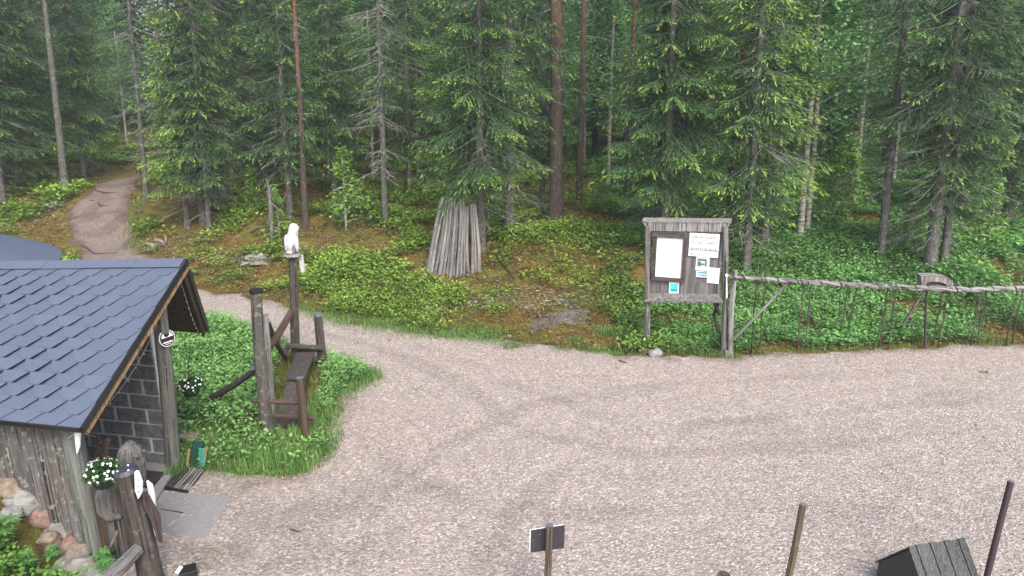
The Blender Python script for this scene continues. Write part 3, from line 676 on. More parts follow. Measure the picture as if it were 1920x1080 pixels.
TREES = [  # kind, u, v, scale, rot, name, category, label
 ('slim', 8, 385, 1.0, .3, 'spruce', 'spruce', 'slender spruce at the left edge of the photo, beyond the mossy slope'),
 ('dense', 40, 350, 1.0, 1.2, 'spruce', 'spruce', 'broad dark spruce in the upper left corner behind the mossy slope'),
 ('pine_grey', 122, 352, .75, 2.0, 'pine', 'pine', 'tall bare grey pine trunk left of the bend in the trail'),
 ('bright2', 158, 336, .92, 3.0, 'spruce', 'spruce', 'full green spruce beside the trail, right of the tall bare pine trunk'),
 ('scrag', 275, 372, 1.0, .4, 'spruce', 'spruce', 'thin grey spruce with bare lower trunk on the right edge of the trail'),
 ('young', 352, 428, .95, 4.1, 'spruce', 'spruce', 'bright green young spruce, left one of the clump right of the trail'),
 ('young', 382, 420, 1.15, 1.9, 'spruce', 'spruce', 'bright green spruce in the middle of the clump right of the trail'),
 ('slim', 393, 432, .8, 5.2, 'spruce', 'spruce', 'small thin spruce, right one of the clump right of the trail'),
 ('pine_thin', 398, 372, .95, 2.2, 'pine', 'pine', 'orange barked pine rising behind the bright spruce clump by the trail'),
 ('old', 425, 392, .95, .9, 'spruce', 'spruce', 'grey trunked spruce standing right behind the bright spruce clump'),
 ('slim', 545, 408, 1.0, 3.6, 'spruce', 'spruce', 'smooth grey spruce trunk just left of the slender orange pine'),
 ('pine_thin', 573, 428, .82, 1.4, 'pine', 'pine', 'slender orange pine with flaky dark base behind the white owl'),
 ('bright2', 628, 372, .85, 2.6, 'spruce', 'spruce', 'green spruce behind the leafy birch sapling'),
 ('scrag', 723, 425, 1.05, 5.5, 'spruce', 'spruce', 'scraggy spruce with long dead branches left of the leaning pole stack'),
 ('slim', 768, 372, .95, 1.2, 'spruce', 'spruce', 'narrow spruce behind the scraggy one, above the pole stack'),
 ('bright2', 903, 470, .86, .2, 'spruce', 'spruce', 'large spruce whose trunk touches the leaning pole stack'),
 ('old', 955, 425, .9, 4.4, 'spruce', 'spruce', 'grey spruce trunk to the right of the leaning pole stack'),
 ('slim', 1018, 400, .85, 2.9, 'spruce', 'spruce', 'thin dark spruce between the pole stack and the thick red pine'),
 ('pine', 1043, 412, 1.12, 3.3, 'pine', 'pine', 'thickest pine, red-brown above and dark below, near the middle of the photo'),
 ('pine_thin', 1085, 372, 1.0, .5, 'pine', 'pine', 'thin reddish pine just right of the thickest pine'),
 ('pine_thin', 1178, 365, 1.0, 5.0, 'pine', 'pine', 'thin dark red pine left of the bright spruce behind the notice board'),
 ('bright2', 1243, 478, .86, 2.2, 'spruce', 'spruce', 'bright spruce with a pale slim trunk directly behind the notice board'),
 ('slim', 1232, 452, .85, 4.0, 'spruce', 'spruce', 'thin spruce just left of the pale trunk behind the notice board'),
 ('old', 1278, 452, .9, 1.0, 'spruce', 'spruce', 'grey spruce trunk above the middle of the notice board'),
 ('pine', 1368, 448, .85, 1.5, 'pine', 'pine', 'orange pine rising behind the right end of the notice board'),
 ('young', 1398, 512, 1.15, .8, 'spruce', 'spruce', 'bushy spruce with drooping tips right of the notice board'),
 ('young', 1432, 462, 1.2, 3.8, 'spruce', 'spruce', 'green spruce behind the start of the log rail'),
 ('birch', 1500, 448, 1.05, 2.5, 'birch', 'birch', 'left one of two slim birches behind the log rail'),
 ('birchy', 1512, 442, 1.1, .6, 'birch', 'birch', 'right one of two slim birches behind the log rail'),
 ('scrag', 1650, 482, 1.18, 1.1, 'spruce', 'spruce', 'dark spruce with bare drooping branches left of the bent grey board'),
 ('old', 1742, 512, .95, 5.9, 'spruce', 'spruce', 'spruce standing directly behind the bent grey board on the rail'),
 ('slim', 1768, 502, .95, 2.3, 'spruce', 'spruce', 'slanting dark spruce just right of the one behind the bent board'),
 ('birch', 1600, 395, 1.0, 4.2, 'birch', 'birch', 'leafy birch filling the top of the gap right of the slim birches'),
 ('dense', 1885, 425, .95, 2.0, 'spruce', 'spruce', 'dense dark spruce at the right edge of the photo'),
 ('bright2', 1800, 400, 1.0, 4.5, 'spruce', 'spruce', 'spruce between the bent grey board and the right edge'),
 ('birchy', 1140, 352, 1.1, 3.1, 'birch', 'birch', 'leafy birch in the gap between the thickest pine and the bright spruce'),
 ('birchy', 700, 345, 1.0, 1.7, 'birch', 'birch', 'leafy birch deep behind the scraggy spruce'),
 ('dense', 500, 350, .9, 3.3, 'spruce', 'spruce', 'dark spruce behind the broken snag and the smooth grey trunk'),
 ('bright', 870, 355, 1.1, 2.8, 'spruce', 'spruce', 'green spruce behind and left of the large spruce at the pole stack'),
]
used_xy = []
for kind, u, v, s, rot, nm, cat, lab in TREES:
    g = G(u, v); used_xy.append((g.x, g.y)); put_tree(kind, g - Vector((0, 0, .02)), s, rot, lab, cat, nm, lean=leanf(u))
g = G(650, 432); put_tree('sapling', g, 1.15, .4, 'bright leafy birch sapling on the slope left of the pole stack', 'sapling', 'birch_sapling')
g = G(525, 448); put_tree('sapling', g, .75, 2.4, 'small leafy bush growing at the foot of the broken snag', 'bush', 'birch_sapling')
trail = [G(u, v) for u, v in ((190, 480), (185, 430), (180, 390), (220, 350), (228, 320))]; trail.append(trail[-1] + Vector((-1.5, 8, 0)))
def dtrail(x, y):
    b = 1e9
    for a, c in zip(trail[:-1], trail[1:]):
        e = c - a; L = e.x ** 2 + e.y ** 2; t = min(1, max(0, ((x - a.x) * e.x + (y - a.y) * e.y) / L)); b = min(b, math.hypot(x - a.x - t * e.x, y - a.y - t * e.y))
    return b
cnt = 0; tries = 0
while cnt < 175 and tries < 9000:
    tries += 1; y = 22.5 + (rnd.random() ** 1.15) * 27; x = rnd.uniform(-1, 1) * (y * .82 + 3)
    if dtrail(x, y) < 2.0 + .05 * (y - 20) or min(math.hypot(x - a, y - b) for a, b in used_xy) < 1.75: continue
    if x > 5 and y < 26.5 and rnd.random() < .5: continue
    used_xy.append((x, y)); cnt += 1
    kind = rnd.choice(['dark', 'dark2', 'dark', 'dark2', 'dense', 'slim', 'birchy', 'birchy', 'pine_thin'])
    if x > 5 and rnd.random() < .4: kind = 'birch'
    nm, cat, lab, grp = {'birch': ('birch', 'birch', 'leafy birch deep in the forest, behind the front row of trees', 'birches deep in the forest'),
        'birchy': ('birch', 'birch', 'leafy birch deep in the forest, behind the front row of trees', 'birches deep in the forest'),
        'pine_thin': ('pine', 'pine', 'thin red-barked pine deep in the forest, behind the front row of trees', 'pines deep in the forest')}.get(kind, ('spruce', 'spruce', 'dark spruce deep in the shaded forest, behind the front row of trees', 'spruces deep in the forest'))
    uu = 960 + x / y * F
    where = [w for lim, w in ((0, 'outside the left edge of the photo'), (200, 'left of the trail'), (480, 'behind the bright clump right of the trail'), (640, 'behind the white owl and its post'), (800, 'behind the scraggy spruce'),
        (980, 'behind the leaning pole stack'), (1180, 'behind the thickest pine'), (1380, 'behind the notice board'), (1560, 'behind the two slim birches'), (1760, 'behind the bent grey board'), (1920, 'near the right edge of the photo'), (1e9, 'outside the right edge of the photo')) if uu < lim][0]
    lab = lab.split(',')[0].replace(' deep in the forest', '').replace(' deep in the shaded forest', '') + ', ' + ('close behind the front trees, ' if y < 29 else 'halfway into the forest, ' if y < 38 else 'deep in the forest, ') + where
    put_tree(kind, (x, y, float(hh(x, y)) - .03), rnd.uniform(.85, 1.2), rnd.random() * 6.28, lab, cat, nm, grp, lean=leanf(960 + x / y * F) * .8)
for (u, v, s_, lab) in ((1455, 425, 1.0, 'leafy sapling left of the two slim birches'), (1560, 430, 1.1, 'leafy sapling in the gap right of the two slim birches'), (1590, 405, 1.2, 'taller leafy sapling deeper in the gap right of the two slim birches'), (1700, 470, .8, 'leafy sapling between the drooping dark spruce and the bent grey board'),
        (1130, 395, .8, 'leafy sapling on the dark slope between the thickest pine and the notice board'), (840, 400, .8, 'leafy sapling just above the left edge of the pole stack'), (1850, 470, .9, 'leafy sapling behind the right end of the log rail'), (470, 395, .7, 'leafy sapling between the bright spruce clump and the broken snag')):
    put_tree('sapling', G(u, v), s_, rnd.random() * 6, lab, 'sapling', 'birch_sapling', 'leafy saplings under the trees')
# the far wood that closes the view
kv = []; kc = []
for i in range(190):
    y = 49 + rnd.random() * 26; x = rnd.uniform(-1, 1) * (y * .95 + 6); n = 2600; H = rnd.uniform(12, 18)
    zf = R.rand(n) ** .8; r_ = (1 - zf) ** .8 * 2.6 * np.sqrt(R.rand(n)) + .1; a = R.rand(n) * 6.28
    c = np.stack([x + np.cos(a) * r_, y + np.sin(a) * r_, float(hh(x, y)) + .3 + zf * H - r_ * .4], -1)
    kv.append(kites(c, rdir(n, -.4, .6), unit(R.randn(n, 3) * .6 + np.array([0, 0, 1.])), .42 * (.6 + .8 * R.rand(n)), np.full(n, .2)))
    t = np.clip(R.rand(n) * .8 + rnd.uniform(-.1, .2), 0, 1)[:, None]; kc.append(np.repeat(np.array([.03, .075, .035]) * (1 - t) + np.array([.10, .21, .075]) * t, 4, 0))
kv = np.concatenate(kv); o = npmesh("far_wood", kv, quads(len(kv) // 4), [M_needle], col=np.concatenate(kc)); tag(o, "far spruce wood closing the view behind all the trees", "forest", kind="stuff")

g = G(1042, 596); sx = np.arange(g.x - 1.1, g.x + 1.1, .05); sy = np.arange(g.y - 1.5, g.y + 1.3, .05); SX, SY = np.meshgrid(sx, sy)
sdd = .55 - np.sqrt(((SX - g.x) / .7) ** 2 + ((SY - g.y) / 1.0) ** 2) + (vn(SX, SY, .4, 101) - .5) * .9 + (vn(SX, SY, .13, 102) - .5) * .35
sz_ = hh(SX, SY) + np.clip(sdd * .12, -.05, .02) + (vn(SX, SY, .2, 103) - .5) * .04
idx = np.arange(SX.size).reshape(SX.shape); Qs = np.stack([idx[:-1, :-1], idx[:-1, 1:], idx[1:, 1:], idx[1:, :-1]], -1).reshape(-1, 4)
def soilmat():
    m, n, b = newmat("bare_soil"); v = n.nodes.new("ShaderNodeTexCoord").outputs["Object"]; f = noise_(n, v, 9, 8, .75); q = noise_(n, v, 3, 5)
    c = ramp(n, f, [(.3, (.03, .024, .02)), (.55, (.10, .085, .075)), (.75, (.20, .19, .185))]); c = mixc(n, ramp(n, q, [(.45, (0, 0, 0)), (.6, (.7, .7, .7))]), c, (.15, .145, .15))
    n.links.new(c, b.inputs["Base Color"]); b.inputs["Roughness"].default_value = .9; bump(n, b, f, 1, .05); return m
o = npmesh("soil_patch", np.stack([SX, SY, sz_], -1).reshape(-1, 3), Qs, [soilmat()], smooth=True); tag(o, kind="structure")
# fallen logs, snag and forest debris
def small(name, label, cat, mb, mats, org, group=None, smooth=True, bevel=0):
    o = mb.build(name, mats, None, org, smooth, bevel); return tag(o, label, cat, group)
g = G(512, 455); m = MB(); top = V(505, 352, g.y); m.log(g - Vector((0, 0, .1)), top, .085, .045, wob=.25, n=10); m.log(g.lerp(top, .75), g.lerp(top, .75) + Vector((.35, 0, -.35)), .02, .008); m.log(g.lerp(top, .95), g.lerp(top, 1) + Vector((-.05, 0, .22)), .03, .008)
small("broken_snag", "broken dead snag standing left of the slender orange pine", "snag", m, M_grey, g)
for i, (a, b, r_, lab) in enumerate((((400, 428), (505, 385), .05, 'long dark fallen log left of the broken snag'), ((470, 440), (505, 425), .03, 'short fallen stick at the foot of the broken snag'),
        ((1885, 452), (1925, 438), .05, 'pale fallen branch at the right edge of the photo'), ((930, 480), (960, 520), .02, 'thin bent stick on the bare moss right of the pole stack'),
        ((255, 352), (280, 360), .03, 'fallen stick beside the thin grey spruce at the trail'), ((100, 358), (128, 350), .04, 'short pale fallen log at the foot of the tall bare pine'))):
    A = G(*a); B = G(*b); m = MB(); m.log(A + Vector((0, 0, r_ + .03)), B + Vector((0, 0, r_ + .06)), r_, r_ * .6, seg=8, bend=.04, wob=.12)
    small("fallen_log", lab, "fallen log", m, M_greyl if 'pale' in lab else M_dark, A)
# roots across the trail
for i, (a, b) in enumerate((((170, 378), (205, 388)), ((150, 465), (215, 478)), ((175, 360), (240, 366)))):
    A = G(*a); B = G(*b); m = MB(); pts = []
    for t in np.linspace(0, 1, 9):
        p = A.lerp(B, t); pts.append(Vector((p.x, p.y + math.sin(t * 7 + i) * .12, float(hh(p.x, p.y)) + .02)))
    m.path(pts, [.03 * (1 - .6 * t) + .005 for t in np.linspace(0, 1, 9)], 6)
    small("tree_root", ["dark root crossing the trail where it bends", "dark root across the trail just above the shingle roof", "thin root across the far part of the trail"][i], "root", m, M_dark, A)

# ------------------------------------------------------------------ leaning pole stack
base_l = G(797, 508); base_r = G(903, 512); yb_ = (base_l.y + base_r.y) / 2
t = thing("pole_stack", "stack of lichened grey poles leaning together against a spruce", "pole stack", ((base_l.x + base_r.x) / 2, yb_, base_l.z))
for row in range(2):
    n = 15 if row == 0 else 9
    for i in range(n):
        f = (i + rnd.uniform(-.2, .2)) / (n - 1); ub = 801 + 98 * f; ut = 829 + 62 * f; vb = 500 + 8 * math.sin(f * 2.2) + rnd.uniform(-3, 3) ; vt = 368 + 14 * f + rnd.uniform(-8, 12)
        A = V(ub, vb, yb_ - .25 * math.sin(f * math.pi) + row * .22); A.z = float(hh(A.x, A.y)) - .05
        B = V(ut, vt + row * 12 + rnd.uniform(-4, 6), yb_ + .55 + row * .1); A.y += (i % 2) * .06 + rnd.uniform(-.02, .02); B.y += (i % 2) * .05 + rnd.uniform(-.02, .02)
        m = MB(); m.log(A, B, .040 + rnd.random() * .016, .028 + rnd.random() * .012, seg=9, wob=.16, bend=.02)
        m.build("pole", rnd.choice([M_greyl, M_grey, M_polebr, M_grey]), t, smooth=True)

# ------------------------------------------------------------------ notice board
bl, br = P(1212, 650), P(1357, 666); bl.z = float(hh(bl.x, bl.y)); br.z = float(hh(br.x, br.y))
BA = Vector((br.x - bl.x, br.y - bl.y, 0)).normalized(); BN = Vector((BA.y, -BA.x, 0))
p0 = Vector((bl.x, bl.y, 0)); UP = Vector((0, 0, 1))
t = thing("notice_board", "weathered wooden notice board on two legs at the edge of the gravel", "notice board", ((bl.x + br.x) / 2, (bl.y + br.y) / 2, 0))
def B_(u, v, off=0): return OP(u, v, p0, BN) + BN * off
def bpanel(mb, u0, v0, u1, v1, off, th, mi=0, jit=0):
    a = B_((u0 + u1) / 2, v0); b = B_((u0 + u1) / 2, v1); l = B_(u0, (v0 + v1) / 2); r = B_(u1, (v0 + v1) / 2)
    c = Vector((l + r) / 2); c.z = (a.z + b.z) / 2; mb.box(c + BN * off, ((r - l).length, th, abs(a.z - b.z)), BA, BN, UP, mi, jit)
for u, r_, vt, vb in ((1214.5, .055, 424, 652), (1360, .06, 424, 668)):
    m = MB(); a = B_(u, 560); b = B_(u - (2 if u > 1300 else 1), vb); b.z = -.1; tt = B_(u, vt); m.log(b, tt, r_, r_ * .9, seg=10, wob=.08, flat=.9); m.build("post", M_grey, t, smooth=True)
m = MB()
for i in range(14):                      # upright grey backing boards in staggered lengths
    u0 = 1221 + i * 9.4; bpanel(m, u0, 434, u0 + 9.1, 553, -.03 - (i % 2) * .004, .02)
for i in range(5):
    u0 = 1221 + rnd.random() * 118; v0 = rnd.choice([484, 502, 530]); bpanel(m, u0, v0, u0 + rnd.uniform(12, 20), v0 + 22, -.012, .012)
m.build("back_panel", wood("board_grey_wood", (.045, .042, .045), (.25, .24, .245), (.11, .10, .10), scale=.8), t, bevel=.002)
m = MB(); A, B, C, D = B_(1204, 417), B_(1371, 419), B_(1355, 435), B_(1219, 433); m.prism([A, D, C, B], -BN * .05); 
A2 = [A + Vector((0, 0, .004)), B + Vector((0, 0, .004))]; m.prism([A2[0] + BN * .01, A2[1] + BN * .01, A2[1] - BN * .16 + UP * .03, A2[0] - BN * .16 + UP * .03], UP * .025)
m.build("top_beam", M_greyl, t, bevel=.004)
m = MB(); m.prism([B_(1209, 561, .10), B_(1357, 562, .10), B_(1348, 550, .02), B_(1222, 549, .02)], -UP * .03); m.build("shelf", M_grey, t, bevel=.003)
fr = MB()
for (a, b, c, d) in ((1222, 436, 1284, 445), (1222, 520, 1284, 527), (1222, 445, 1230.5, 520), (1279.5, 445, 1286, 520)): bpanel(fr, a, b, c, d, .02, .05)
fr_o = fr.build("map_frame", M_dark, t, bevel=.004)
m = MB(); bpanel(m, 1230.5, 445, 1279.5, 520, .004, .008); m.build("map_sheet", M_white, t)
m = MB(); bpanel(m, 1292, 438, 1348, 481.5, .004, .012); sgn = m.build("text_board", M_white, t, bevel=.003)
m = MB(); bpanel(m, 1326, 502, 1348.5, 531, .004, .006); m.build("paper_sheet", M_white, t)
m = MB(); bpanel(m, 1304.5, 482, 1330, 507.5, -.002, .006); po = m.build("poster", M_poster, t)
m = MB(); bpanel(m, 1308, 485.5, 1325, 489, .003, .004); bpanel(m, 1308, 490, 1314, 499, .003, .004); bpanel(m, 1314, 494, 1321, 497, .003, .004); bpanel(m, 1322, 489, 1325, 500, .003, .004); m.build("dark_print", M_ink, po)
m = MB(); bpanel(m, 1305, 508.5, 1327, 520, 0, .006); po = m.build("small_notice", M_poster, t)
m = MB(); bpanel(m, 1308, 510, 1326, 512, .005, .004); bpanel(m, 1308, 515, 1326, 516.5, .005, .004); m.build("print_line", M_teal, po)
m = MB(); bpanel(m, 1254.5, 529, 1273, 550, 0, .008); st = m.build("blue_sticker", M_cyan, t)
m = MB(); bpanel(m, 1254.5, 529, 1273, 532, .006, .004); bpanel(m, 1254.5, 548.5, 1273, 550, .006, .004); bpanel(m, 1254.5, 532, 1256, 548.5, .006, .004); bpanel(m, 1271.7, 532, 1273, 548.5, .006, .004); m.build("white_border", M_white, st)
m = MB(); bpanel(m, 1258, 541, 1270, 545.5, .006, .004); bpanel(m, 1266, 535.5, 1267.5, 540, .006, .004); m.build("boat_print", M_teal, st)
m = MB()
m.log(B_(1363, 556, .09), B_(1363, 515, .09), .012, .012, seg=10, wob=0, bend=0); m.blob(B_(1363, 514, .09), (.03, .03, .03), amp=0); m.build("white_tube", M_white, t, smooth=True)
for qa, qb, w_ in ((B_(1336, 562, -.12), B_(1346, 600, -.35), .05), (B_(1336, 602, -.4), B_(1355, 650, -.03), .05), (B_(1350, 560, -.1), B_(1336, 602, -.4), .04)):
    m = MB(); m.beam(qa, qb, w_, w_); m.build("brace", M_dark, t)
m = MB(); m.blob(Vector((br.x + .03, br.y - .06, .04)), (.05, .05, .08), amp=.3); m.build("foot_wedge", M_greyl, t, smooth=True)
def text(s, size, o, right, up, mat, parent, name="lettering", align='LEFT', ext=.001):
    c = bpy.data.curves.new(name, 'FONT'); c.body = s; c.size = size; c.align_x = align; c.extrude = ext; c.offset = size * .02
    ob = bpy.data.objects.new(name, c); COL.objects.link(ob); z = right.cross(up).normalized()
    MM = Matrix((right.normalized(), up.normalized(), z)).transposed().to_4x4(); MM.translation = Vector(o)
    dg = bpy.context.evaluated_depsgraph_get(); me = bpy.data.meshes.new_from_object(ob.evaluated_get(dg)); bpy.data.objects.remove(ob)
    me.transform(Matrix.Translation(-ORG[parent.name]) @ MM); me.materials.clear()
    return link(name, me, [mat], parent)
for (s_, u, v, hpx, mt) in (("TERVAVAARA", 1294.5, 446, 5.6, M_inkp), ("KOSOTAPO", 1297.5, 456.5, 6.2, M_inkp), ("RUNTORAHALLO", 1294.5, 468.5, 5.8, M_ink), ("ROTI", 1295, 478, 5.6, M_inkp)):
    tx = text(s_, hpx / 98 * 1.2, B_(u, v, .0125), BA, UP, mt, sgn)
m = MB(); bpanel(m, 1303, 459.2, 1324, 459.8, .011, .003); bpanel(m, 1294, 469.6, 1347, 470.3, .011, .003); m.build("rule_line", M_inkp, sgn)

# rocks round the board
for (u, v, r_, c, lab) in ((1203, 651, .07, 'grey', 'small grey rock behind the pink one at the left board leg'), (1206, 662, .085, 'red', 'pinkish rock at the foot of the left board leg'), (1228, 668, .12, 'grey', 'flat grey rock right of the pinkish one under the board'),
        (1322, 655, .095, 'tan', 'round tan rock in the grass under the right half of the board'), (955, 632, .04, 'pale', 'small pale stone in the grass at the gravel edge'), (731, 640, .035, 'pale', 'white pebble lying on the gravel below the grassy bank'),
        (1562, 718, .035, 'pale', 'larger white pebble on the gravel right of the board'), (733, 945, .03, 'pale', 'white pebble on the gravel right of the paving slabs')):
    g = P(u, v); m = MB(); m.blob(g + Vector((0, 0, r_ * .4 + float(hh(g.x, g.y)))), (r_ * 1.15, r_ * .8, r_ * .75), amp=.35, flatfac=.4, fr=1.6); small("rock", lab, "rock", m, ROCK[c], g)
for (u, v, wd, hg, lab) in ((480, 490, .9, .16, 'low lichened stone on the mossy bank behind the log frame'), (230, 395, .6, .2, 'lichened stone at the trail edge')):
    g = G(u, v)
    if u == 230: g = G(95, 392)
    m = MB(); m.blob(g + Vector((0, .1, -hg * .25)), (wd * .5, wd * .4, hg), 28, 16, amp=.9, fr=3.2); small("boulder", lab if u != 230 else 'lichened boulder on the slope left of the trail', "boulder", m, ROCK['dim'] if u == 1045 else ROCK['pale'], g)

# ------------------------------------------------------------------ log rail fence with hanging rods
t = thing("rail_fence", "long log rail fence with thin hanging rods along the gravel edge", "fence", tuple(P(1640, 660)))
def FY(u): return 11.75 + (u - 1375) / 545 * .55
rail = [V(u, v, FY(u)) for u, v in ((1366, 519), (1430, 523), (1500, 528), (1580, 533), (1660, 537), (1740, 541), (1820, 543), (1900, 541), (2000, 539), (2120, 536))]
def along_rail(f):
    f = min(max(f, 0), len(rail) - 1.0001); k = int(f); return rail[k].lerp(rail[k + 1], f - k)
m = MB(); NS = 260
for st_ in range(2):
    pts = []
    for i in range(NS):
        f = i / (NS - 1) * (len(rail) - 1); a = i / (NS - 1) * 62 + st_ * 3.1416; q = sm(i / 60.0) * .015 + .003
        pts.append(along_rail(f) + Vector((0, math.cos(a) * q, math.sin(a) * q)))
    m.path(pts, [.022 + .016 * min(1, i / 90) + rnd.uniform(-.001, .002) for i in range(NS)], 9)
rl = m.build("rail", wood("twisted_rail_wood", (.03, .03, .032), (.36, .36, .37), (.12, .115, .11), scale=.5, lichen=.6), t, smooth=True)
m = MB()                                # twisted binding wound along the rail
for i in range(60):
    if rnd.random() < .3: continue
    u = 1385 + i * 11.5 + rnd.uniform(-6, 6); f = (u - 1366) / (2120 - 1366) * (len(rail) - 1); k = min(int(f), len(rail) - 2); c = rail[k].lerp(rail[k + 1], f - k); pts = []
    for j in range(7):
        a = j / 6 * 3.6 - .2; pts.append(c + Vector((-.035 + .012 * j, -.05 * math.sin(a) * .98, .05 * math.cos(a))))
    m.path(pts, rnd.uniform(.004, .011), 5)
m.build("binding", M_dark, rl, smooth=True)
for u0, u1, v1, r_ in ((1381, 1371, 668, .052), (1741, 1737, 655, .025)):
    m = MB(); a = V(u0, 508 if u0 < 1400 else 541, FY(u0)); b = P(u1, v1); b.z = -.1; m.log(b, a + Vector((0, .05, 0)), r_, r_ * .75, seg=9, wob=.15, bend=.03); m.build("post", M_greyl if u0 < 1400 else M_dark, t, smooth=True)
for a, b in (((1376, 636), (1484, 522)), ((1692, 612), (1736, 541))):
    m = MB(); A = V(*a, FY(a[0]) - .1); B = V(*b, FY(b[0]) + .03); m.log(A, B, .028, .022, seg=8, wob=.1); m.build("brace", M_grey if a[0] < 1400 else M_dark, t, smooth=True)
for u, v0, v1 in ((1421, 495, 660), (1437, 497, 648), (1507, 533, 655), (1521, 535, 658), (1591, 537, 622), (1607, 538, 608), (1665, 540, 650), (1680, 540, 655), (1768, 548, 648), (1779, 548, 652), (1840, 545, 648), (1850, 545, 646), (1908, 543, 648), (1918, 543, 643)):
    m = MB(); A = V(u, v0, FY(u) + .06); du = (u - 960) * .022 + rnd.uniform(-2, 3); bb = V(u - du, v1, FY(u) + .02)
    pts = [A.lerp(bb, q) + Vector((rnd.uniform(-1, 1) * .014 * math.sin(q * 3.14), 0, 0)) for q in np.linspace(0, 1, 7)]
    m.path(pts, [.012 + rnd.uniform(-.002, .003) for _ in pts], 6); m.build("rod", rnd.choice([M_rustrod, M_rustrod, M_dark]), t, smooth=True)
# bent grey board on the rail
Yf = FY(1757) + .03
t = thing("bent_board", "bent grey wooden sledge-like board resting on the log rail", "board", tuple(V(1757, 540, Yf)))
out = [(1727, 518), (1760, 518), (1775, 521), (1786, 527), (1789, 533), (1786, 538)]; inn = [(1778, 538), (1772, 532), (1762, 529), (1748, 528), (1738, 530), (1734, 538), (1729, 538)]
m = MB(); m.prism([V(u, v, Yf) for u, v in out + inn], (0, .16, .02)); m.build("curved_plank", M_greyl, t, bevel=.004)
m = MB(); m.prism([V(u, v, Yf + .05) for u, v in ((1735, 529), (1748, 527.5), (1763, 528.5), (1773, 532), (1779, 539), (1733, 539))], (0, .02, 0)); m.build("dark_hollow_board", M_dark, t)
m = MB(); m.path([V(1727, 517, Yf - .004), V(1760, 517, Yf - .004), V(1776, 520.5, Yf - .004), V(1787, 527, Yf - .004)], .006, 6); m.build("rim", M_greyl, t)

# ------------------------------------------------------------------ log frame with plank ramp, beside the hut
a0 = P(503, 815); t = thing("log_walkway", "rustic frame of dark log posts and rungs with a sloping plank walkway", "log frame", (a0.x + .3, a0.y + 1, 0))
def lg(name, pa, pb, r0, r1=None, mat=M_dark, cap=True, **k):
    m = MB(); m.log(pa, pb, r0, r1, capmi=1 if cap else 0, **k); return m.build(name, [mat, M_cut], t, smooth=False)
Ya = a0.y; ow = P(554, 688); Yo = ow.y
bA = a0.copy(); bA.z = -.1; tA = V(480, 548, Ya)
o = lg("post", bA, tA, .085, .072, wood("lichened_post_wood", (.028, .025, .024), (.12, .115, .11), (.06, .05, .045), lichen=.7)); 
bO = ow.copy(); bO.z = -.1; tO = V(549.5, 478, Yo); lg("post", bO, tO, .075, .07, M_dark)
bB = P(575, 822); bB.z = -.1; Yb = P(575, 822).y; tB = V(562, 708, Yb); lg("post", bB, tB, .058, .052, M_brown)
bC = P(607, 688); Yc = bC.y; bC.z = -.1; tC = V(596, 590, Yc); lg("post", bC, tC, .075, .068, M_dark)
m = MB(); m.log(tC - (tC - bC).normalized() * .02, tC + Vector((0, 0, .02)), .078, .074, wob=.02); m.build("metal_cap", M_cut, t, smooth=True)
lg("post", Vector((V(500, 680, Ya + .55).x, Ya + .55, -.1)), V(497, 590, Ya + .55), .045, .042, M_greyl)
lg("rung", V(473, 751, Ya - .02), V(577, 755, Yb + .08), .032, .03, M_brown); lg("rung", V(516, 779, Ya + .05), V(589, 784, Yb + .1), .035, .034, M_brown)
lg("rung", V(536, 648, Yo - .12), V(606, 653, Yc - .12), .042, .04, M_dark); lg("rung", V(560, 671, Yo + .02), V(609, 678, Yc + .05), .04, .04, M_dark)
lg("brace", V(486, 678, Ya + .35), V(546, 585, Yo - .05), .062, .055, M_brown); lg("brace", V(384, 753, 9.9), V(484, 690, Ya + .25), .05, .045, M_dark)
lg("brace", V(501, 602, Ya + .8), V(536, 672, Yo + .1), .042, .035, M_dark); lg("stub_log", V(473, 690, Ya + .2), V(489, 672, Ya + .6), .04, .04, M_dark); lg("stub_log", V(532, 662, Yo), V(540, 652, Yo + .3), .04, .04, M_dark)
# ramp of two lapped planks
q0, q1 = V(512, 799, Ya + .12), V(554, 799, Ya + .1); r0_, r1_ = V(541, 708, 10.1), V(571, 712, 10.1); s0, s1 = V(557, 664, Yo - .1), V(591, 664, Yc - .2)
m = MB(); m.prism([q0, q1, r1_ + Vector((.02, 0, -.03)), r0_ + Vector((-.0, 0, -.03))], Vector((0, 0, .035))); m.build("ramp_plank", M_dark, t, bevel=.004)
m = MB(); m.prism([r0_ + Vector((.0, -.12, .02)), r1_ + Vector((.03, -.12, .02)), s1, s0], Vector((0, 0, .035))); m.build("ramp_plank", M_dark, t, bevel=.004)
m = MB(); e = Vector((0, 0, .03)); m.beam(s0 + e + Vector((.02, .1, .03)), s1 + e + Vector((0, .1, .03)), .06, .12); m.build("cross_board", M_brown, t, bevel=.004); m = MB(); m.beam(q0 + e + Vector((.02, .04, -.05)), q1 + e + Vector((0, .04, -.05)), .05, .05); m.build("cross_board", M_brown, t, bevel=.004)
m = MB(); m.blob(V(578, 679, Yo - .25) + Vector((0, 0, .05)), (.02, .03, .008), amp=.1); m.build("white_label", M_white, t, smooth=True)
# black crow-like cap on tall post A
m = MB(); c = tA + Vector((0, 0, .0)); m.log(c + Vector((0, 0, -.005)), c + Vector((0, 0, .035)), .085, .085, wob=.01, bend=0); m.build("flat_black_cap", M_black, t, smooth=False)

